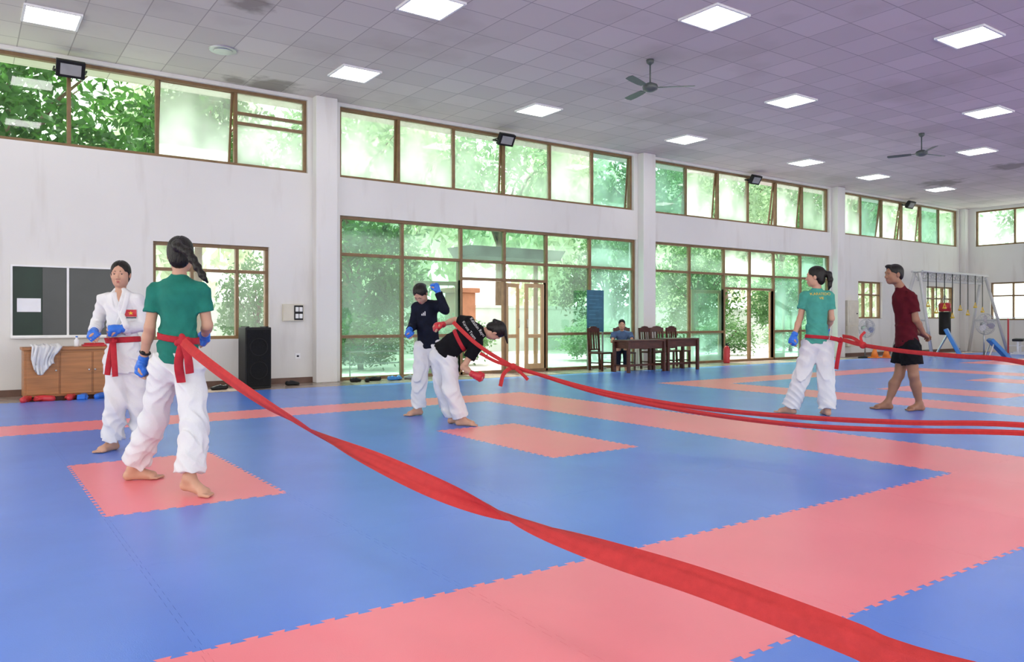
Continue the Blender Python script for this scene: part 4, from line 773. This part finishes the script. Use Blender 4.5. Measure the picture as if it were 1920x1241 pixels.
for i in range(3): v,f=rect2(.012,.02+.014*i,2); P.decal([(x+.018*(i-1),y+.007*i) for x,y in v],f,cc,RT,UP,FW,M['print'],'chest_logo',.006)
# P4 bent over
P=Pers('woman in a black printed t-shirt bending over with red gloves',8.05,
 dict(head=(930,620,-.05),neck=(906,622,-.01),chest=(874,628,-.03),waist=(854,641,-.02),pelvis=(836,660,.0),sh_l=(880,604,.07),sh_r=(894,648,-.08),el_l=(853,600,.24),wr_l=(828,609,.12),hd_l=(813,612,.06),el_r=(869,688,-.12),wr_r=(888,702,-.26),hd_r=(903,709,-.28),hip_l=(824,668,.09),hip_r=(841,672,-.02),kn_l=(830,732,.14),kn_r=(846,733,-.06)),
 dict(r=(865,-.0,.08,898,-.03),l=(850,.17,.08,876,.16)),V3(.12,.4,-.9),V3(.1,.75,-.65),.95,.006,pdir=V3(1,.1),hup=V3(1,0,.1))
P.body(); P.face(); P.hair([(P.L(0,-.09,.03),.03),(P.L(0,-.12,.0),.022)],extra=[(P.L(q*.02,.04,.1),P.L(q*.022,.1,.11)-UP*.03,.018,.007) for q in (-3,-2,-1,0,1,2,3)]); P.glove('l',M['gred']); P.glove('r',M['gred']); P.trousers(gi,(.114,.106,.09,.083,.095),.09,9,.011,.55); P.top(M['black'],'t_shirt',.6,hem=.02,seed=8,amp=.007,puff=1.6)
b=P.belt(P.p['waist'].lerp(P.p['chest'],.35),P.td,.02)
ta=math.radians(-52); ax=(RT*math.cos(ta)+UP*math.sin(ta)); up=(-RT*math.sin(ta)+UP*math.cos(ta))
for i,tx in enumerate(('Kalashin Rayu','Karate Team')):
    v,f=textmesh(tx,.043); P.decal(v,f,W(891-8*i,616,7.95)-FW*.4-up*.026*(2*i-1),ax,up,FW,M['print'],'shirt_print',.006)
# P5 teal right
P=Pers('woman with a ponytail in a light teal printed shirt, seen from behind',8.96,
 dict(head=(1529,518,0),neck=(1532,541,0),chest=(1531,580,0),pelvis=(1532,640,0),sh_l=(1510,554,.05),sh_r=(1554,554,-.02),el_l=(1500,597,.05),wr_l=(1489,629,-.02),hd_l=(1483,643,-.03),el_r=(1559,597,0),wr_r=(1549,619,.19),hd_r=(1544,624,.27),hip_l=(1520,648,.03),hip_r=(1545,648,0),kn_l=(1501,712,.06),kn_r=(1549,712,-.02)),
 dict(l=(1483,.12,.08,1467,.2),r=(1551,-.03,.08,1545,.1)),V3(-.85,.5),V3(-.25,1),1.03,.006)
P.body(); P.face(); P.hair([(P.L(.0,-.1,.03),.034),(P.L(0,-.14,.02),.034),(P.L(0,-.155,-.04),.03),(P.L(0,-.15,-.11),.022),(P.L(0,-.14,-.15),.008)]); P.glove('l',M['gblue']); P.glove('r',M['gblue']); P.trousers(gi,(.112,.104,.09,.087,.102),.04,11,.011,.35); P.top(M['teal2'],'t_shirt',.6,hem=.03,seed=10,amp=.007)
for i,tx in enumerate(('KARATEDO','VIE')): v,f=textmesh(tx,.042); P.decal(v,f,W(1541,551+i*8,8.85)-FW*.4,RT,UP,FW,M['yellow'],'shirt_print',.006)
b=P.belt(W(1535,632,8.96),(P.td+RT*.08).normalized(),.02); kc=W(1577,638,8.8); P.knot(kc,b,.035)
P.strips('belt_tail',M['belt'],b,([W(1556,633,8.82),kc],[.05,.05],[0,0]),([kc,W(1572,665,8.78),W(1568,692,8.8)],[.045]*3,[.1,-.1,.2]))
# P6 man
P=Pers('barefoot man in a maroon t-shirt and black shorts walking to the left',9.45,
 dict(head=(1676,514,.0),neck=(1688,538,0),chest=(1696,578,0),pelvis=(1700,642,0),sh_l=(1708,556,-.13),sh_r=(1690,553,.15),el_l=(1717,599,-.14),wr_l=(1731,624,-.02),hd_l=(1742,634,.04),el_r=(1706,600,.22),wr_r=(1722,625,.1),hd_r=(1738,630,.08),hip_l=(1706,650,-.07),hip_r=(1696,650,.08),kn_l=(1713,704,-.1),kn_r=(1686,703,.07)),
 dict(l=(1724,-.04,.08,1690,-.1),r=(1664,.1,.08,1632,.1)),V3(-1,-.1,0),V3(-1,.15),1.06,.005,skin='skin2',fem=False)
P.body(.8); P.face(); P.hair((),True); P.trousers(M['black'],(.12,.112,.115,.1,.1),.5,13,.006,.5,short=True); P.top(M['maroon'],'t_shirt',.68,hem=.05,seed=12,amp=.008,puff=1.2)
# P7 seated man
P=Pers('man in a blue shirt sitting behind the dark table',17.2,
 dict(head=(1166,608,-.1),neck=(1166,622,0),chest=(1166,634,.03),pelvis=(1168,651,.08),sh_l=(1181,626,0),sh_r=(1151,626,0),el_l=(1186,640,-.12),wr_l=(1172,640,-.3),el_r=(1148,640,-.12),wr_r=(1160,640,-.3),hip_l=(1174,652,.06),hip_r=(1161,652,.06),kn_l=(1174,656,-.36),kn_r=(1159,656,-.36)),
 dict(l=(1174,-.34,.08,1175,-.5),r=(1158,-.34,.08,1156,-.5)),V3(-.1,-1,-.1),V3(0,-1),.95,.007,fem=False)
P.body(.5); P.face(); P.hair((),True); P.trousers(M['navy'],(.11,.1,.075,.065,.07),.1,15,.003,.6); P.top(M['shirtblue'],'shirt',.6,hem=.0,seed=14,amp=.004)
# ================================================================ STRAPS
def strap(label,pts,w,tw,n=14,cup=None,crease=0):
    m=MB(); ribbon(m,pts,w,tw,.004,n,cup,crease); return T(m.build('pull_strap',M['strap'],None,True),label,'strap')
A=[W(343,640,4.87),W(372,666,4.7),W(430,710,4.5),W(500,757,4.2),W(570,795,3.92),W(640,832,3.66),W(710,866,3.42),W(800,908,3.15),W(900,950,2.92),W(1000,990,2.7),W(1150,1040,2.45),W(1300,1087,2.25),W(1450,1141,2.08),W(1600,1199,1.93),W(1712,1245,1.82)]
d=(A[-1]-A[-2]).normalized(); e1=A[-1]+d*.6; e2=A[-1]+d*1.3; e3=A[-1]+d*2.0; e1.z=.3; e2.z=.12; e3.z=.025
strap('wide red twisted pull strap running from the braided woman to the foreground',A+[e1,e2,e3],[.055,.06,.065,.075,.082,.085,.086,.086,.086,.086,.086,.086,.086,.086,.086,.086,.086,.086],[.2,.3,.5,.9,1.5,2.2,2.75,3.3,4.1,5.2,5.85,6.0,6.05,6.1,6.1,6.3,6.8,7.6],14,[.05,.06,.08,.12,.19,.17,.1,.08,.14,.16,.1,.07,.06,.06,.06,.06,.04,.0],.03)
k=W(962,687,7.85)
def band(o,label):
    B=[k,W(1010,702,7.75),W(1130,734+o*.3,7.5),W(1300,763+o*.6,7.05),W(1500,782+o,6.55),W(1700,792+o,6.05),W(1920,797+o,5.6)]; d=(B[-1]-B[-2]).normalized(); q=[B[-1]+d*1.2,B[-1]+d*2.4,B[-1]+d*3.2]; q[0].z=.3; q[1].z=.12; q[2].z=.01
    return strap(label,B+q,[.042]*10,[.2,.6,.3,.25,.3,.25,.3,.6,1.2,1.57],14,[.12]*10,.03)
band(0,'upper red strap stretched from the bent-over woman across the mats to the right edge'); band(15,'lower red strap stretched from the bent-over woman across the mats to the right edge')
m=MB(); 
ribbon(m,[W(850,604,7.93),W(868,622,7.83),W(890,642,7.79),W(915,660,7.8),W(940,675,7.83),k],[.04]*6,[0,.1,.1,.1,.1,.2],.004,10); ribbon(m,[W(900,662,7.82),W(930,678,7.83),k],[.035]*3,[.3]*3,.004,8)
ribbon(m,[k,W(945,700,7.83),W(938,724,7.84)],[.04]*3,[.1,-.1,.2],.004,8); ribbon(m,[k,W(978,700,7.8),W(990,712,7.78)],[.035]*3,[.4]*3,.004,6); m.sph(k,.035,8)
T(m.build('pull_strap',M['strap'],None,True),'short knotted red strap with hanging ends around the bent-over woman\'s back','strap')
k5=W(1618,647,8.5)
B=[W(1580,637,8.78),k5,W(1700,659,7.9),W(1800,668,7.3),W(1920,680,6.6)]; d=(B[-1]-B[-2]).normalized(); q=[B[-1]+d*1.5,B[-1]+d*3]; q[0].z=.5; q[1].z=.02
m=MB(); ribbon(m,B+q,[.045]*7,[.2,.3,.25,.3,.3,.5,1.4],.004,12); ribbon(m,[W(1580,630,8.78),W(1600,634,8.62),k5],[.04]*3,[.3]*3,.004,8); ribbon(m,[k5,W(1614,632,8.5),W(1622,622,8.5)],[.03]*3,[.3]*3,.004,6); m.sph(k5,.04,8)
T(m.build('pull_strap',M['strap'],None,True),'red strap stretched from the light teal woman past the man in maroon','strap')
# ================================================================ LIGHT, CAMERA
w=bpy.data.worlds.new('World'); S.world=w; w.use_nodes=True; b=w.node_tree.nodes['Background']; b.inputs[0].default_value=(1,1,.97,1); b.inputs[1].default_value=3.2
su=bpy.data.lights.new('Sun','SUN'); su.energy=7; su.angle=.03; su.color=(1,.97,.9); so=link(bpy.data.objects.new('Sun',su)); so.rotation_euler=Vector((.2,1,1.75)).to_track_quat('Z','Y').to_euler(); so.location=(10,40,60)
cam=bpy.data.cameras.new('Camera'); co=link(bpy.data.objects.new('Camera',cam)); co.location=CAM; co.rotation_euler=(PI/2,0,TH-PI/2); cam.sensor_width=36; cam.clip_end=300; S.camera=co
cam.lens=36*F/1920; cam.shift_y=-(620.5-HZ)/1920
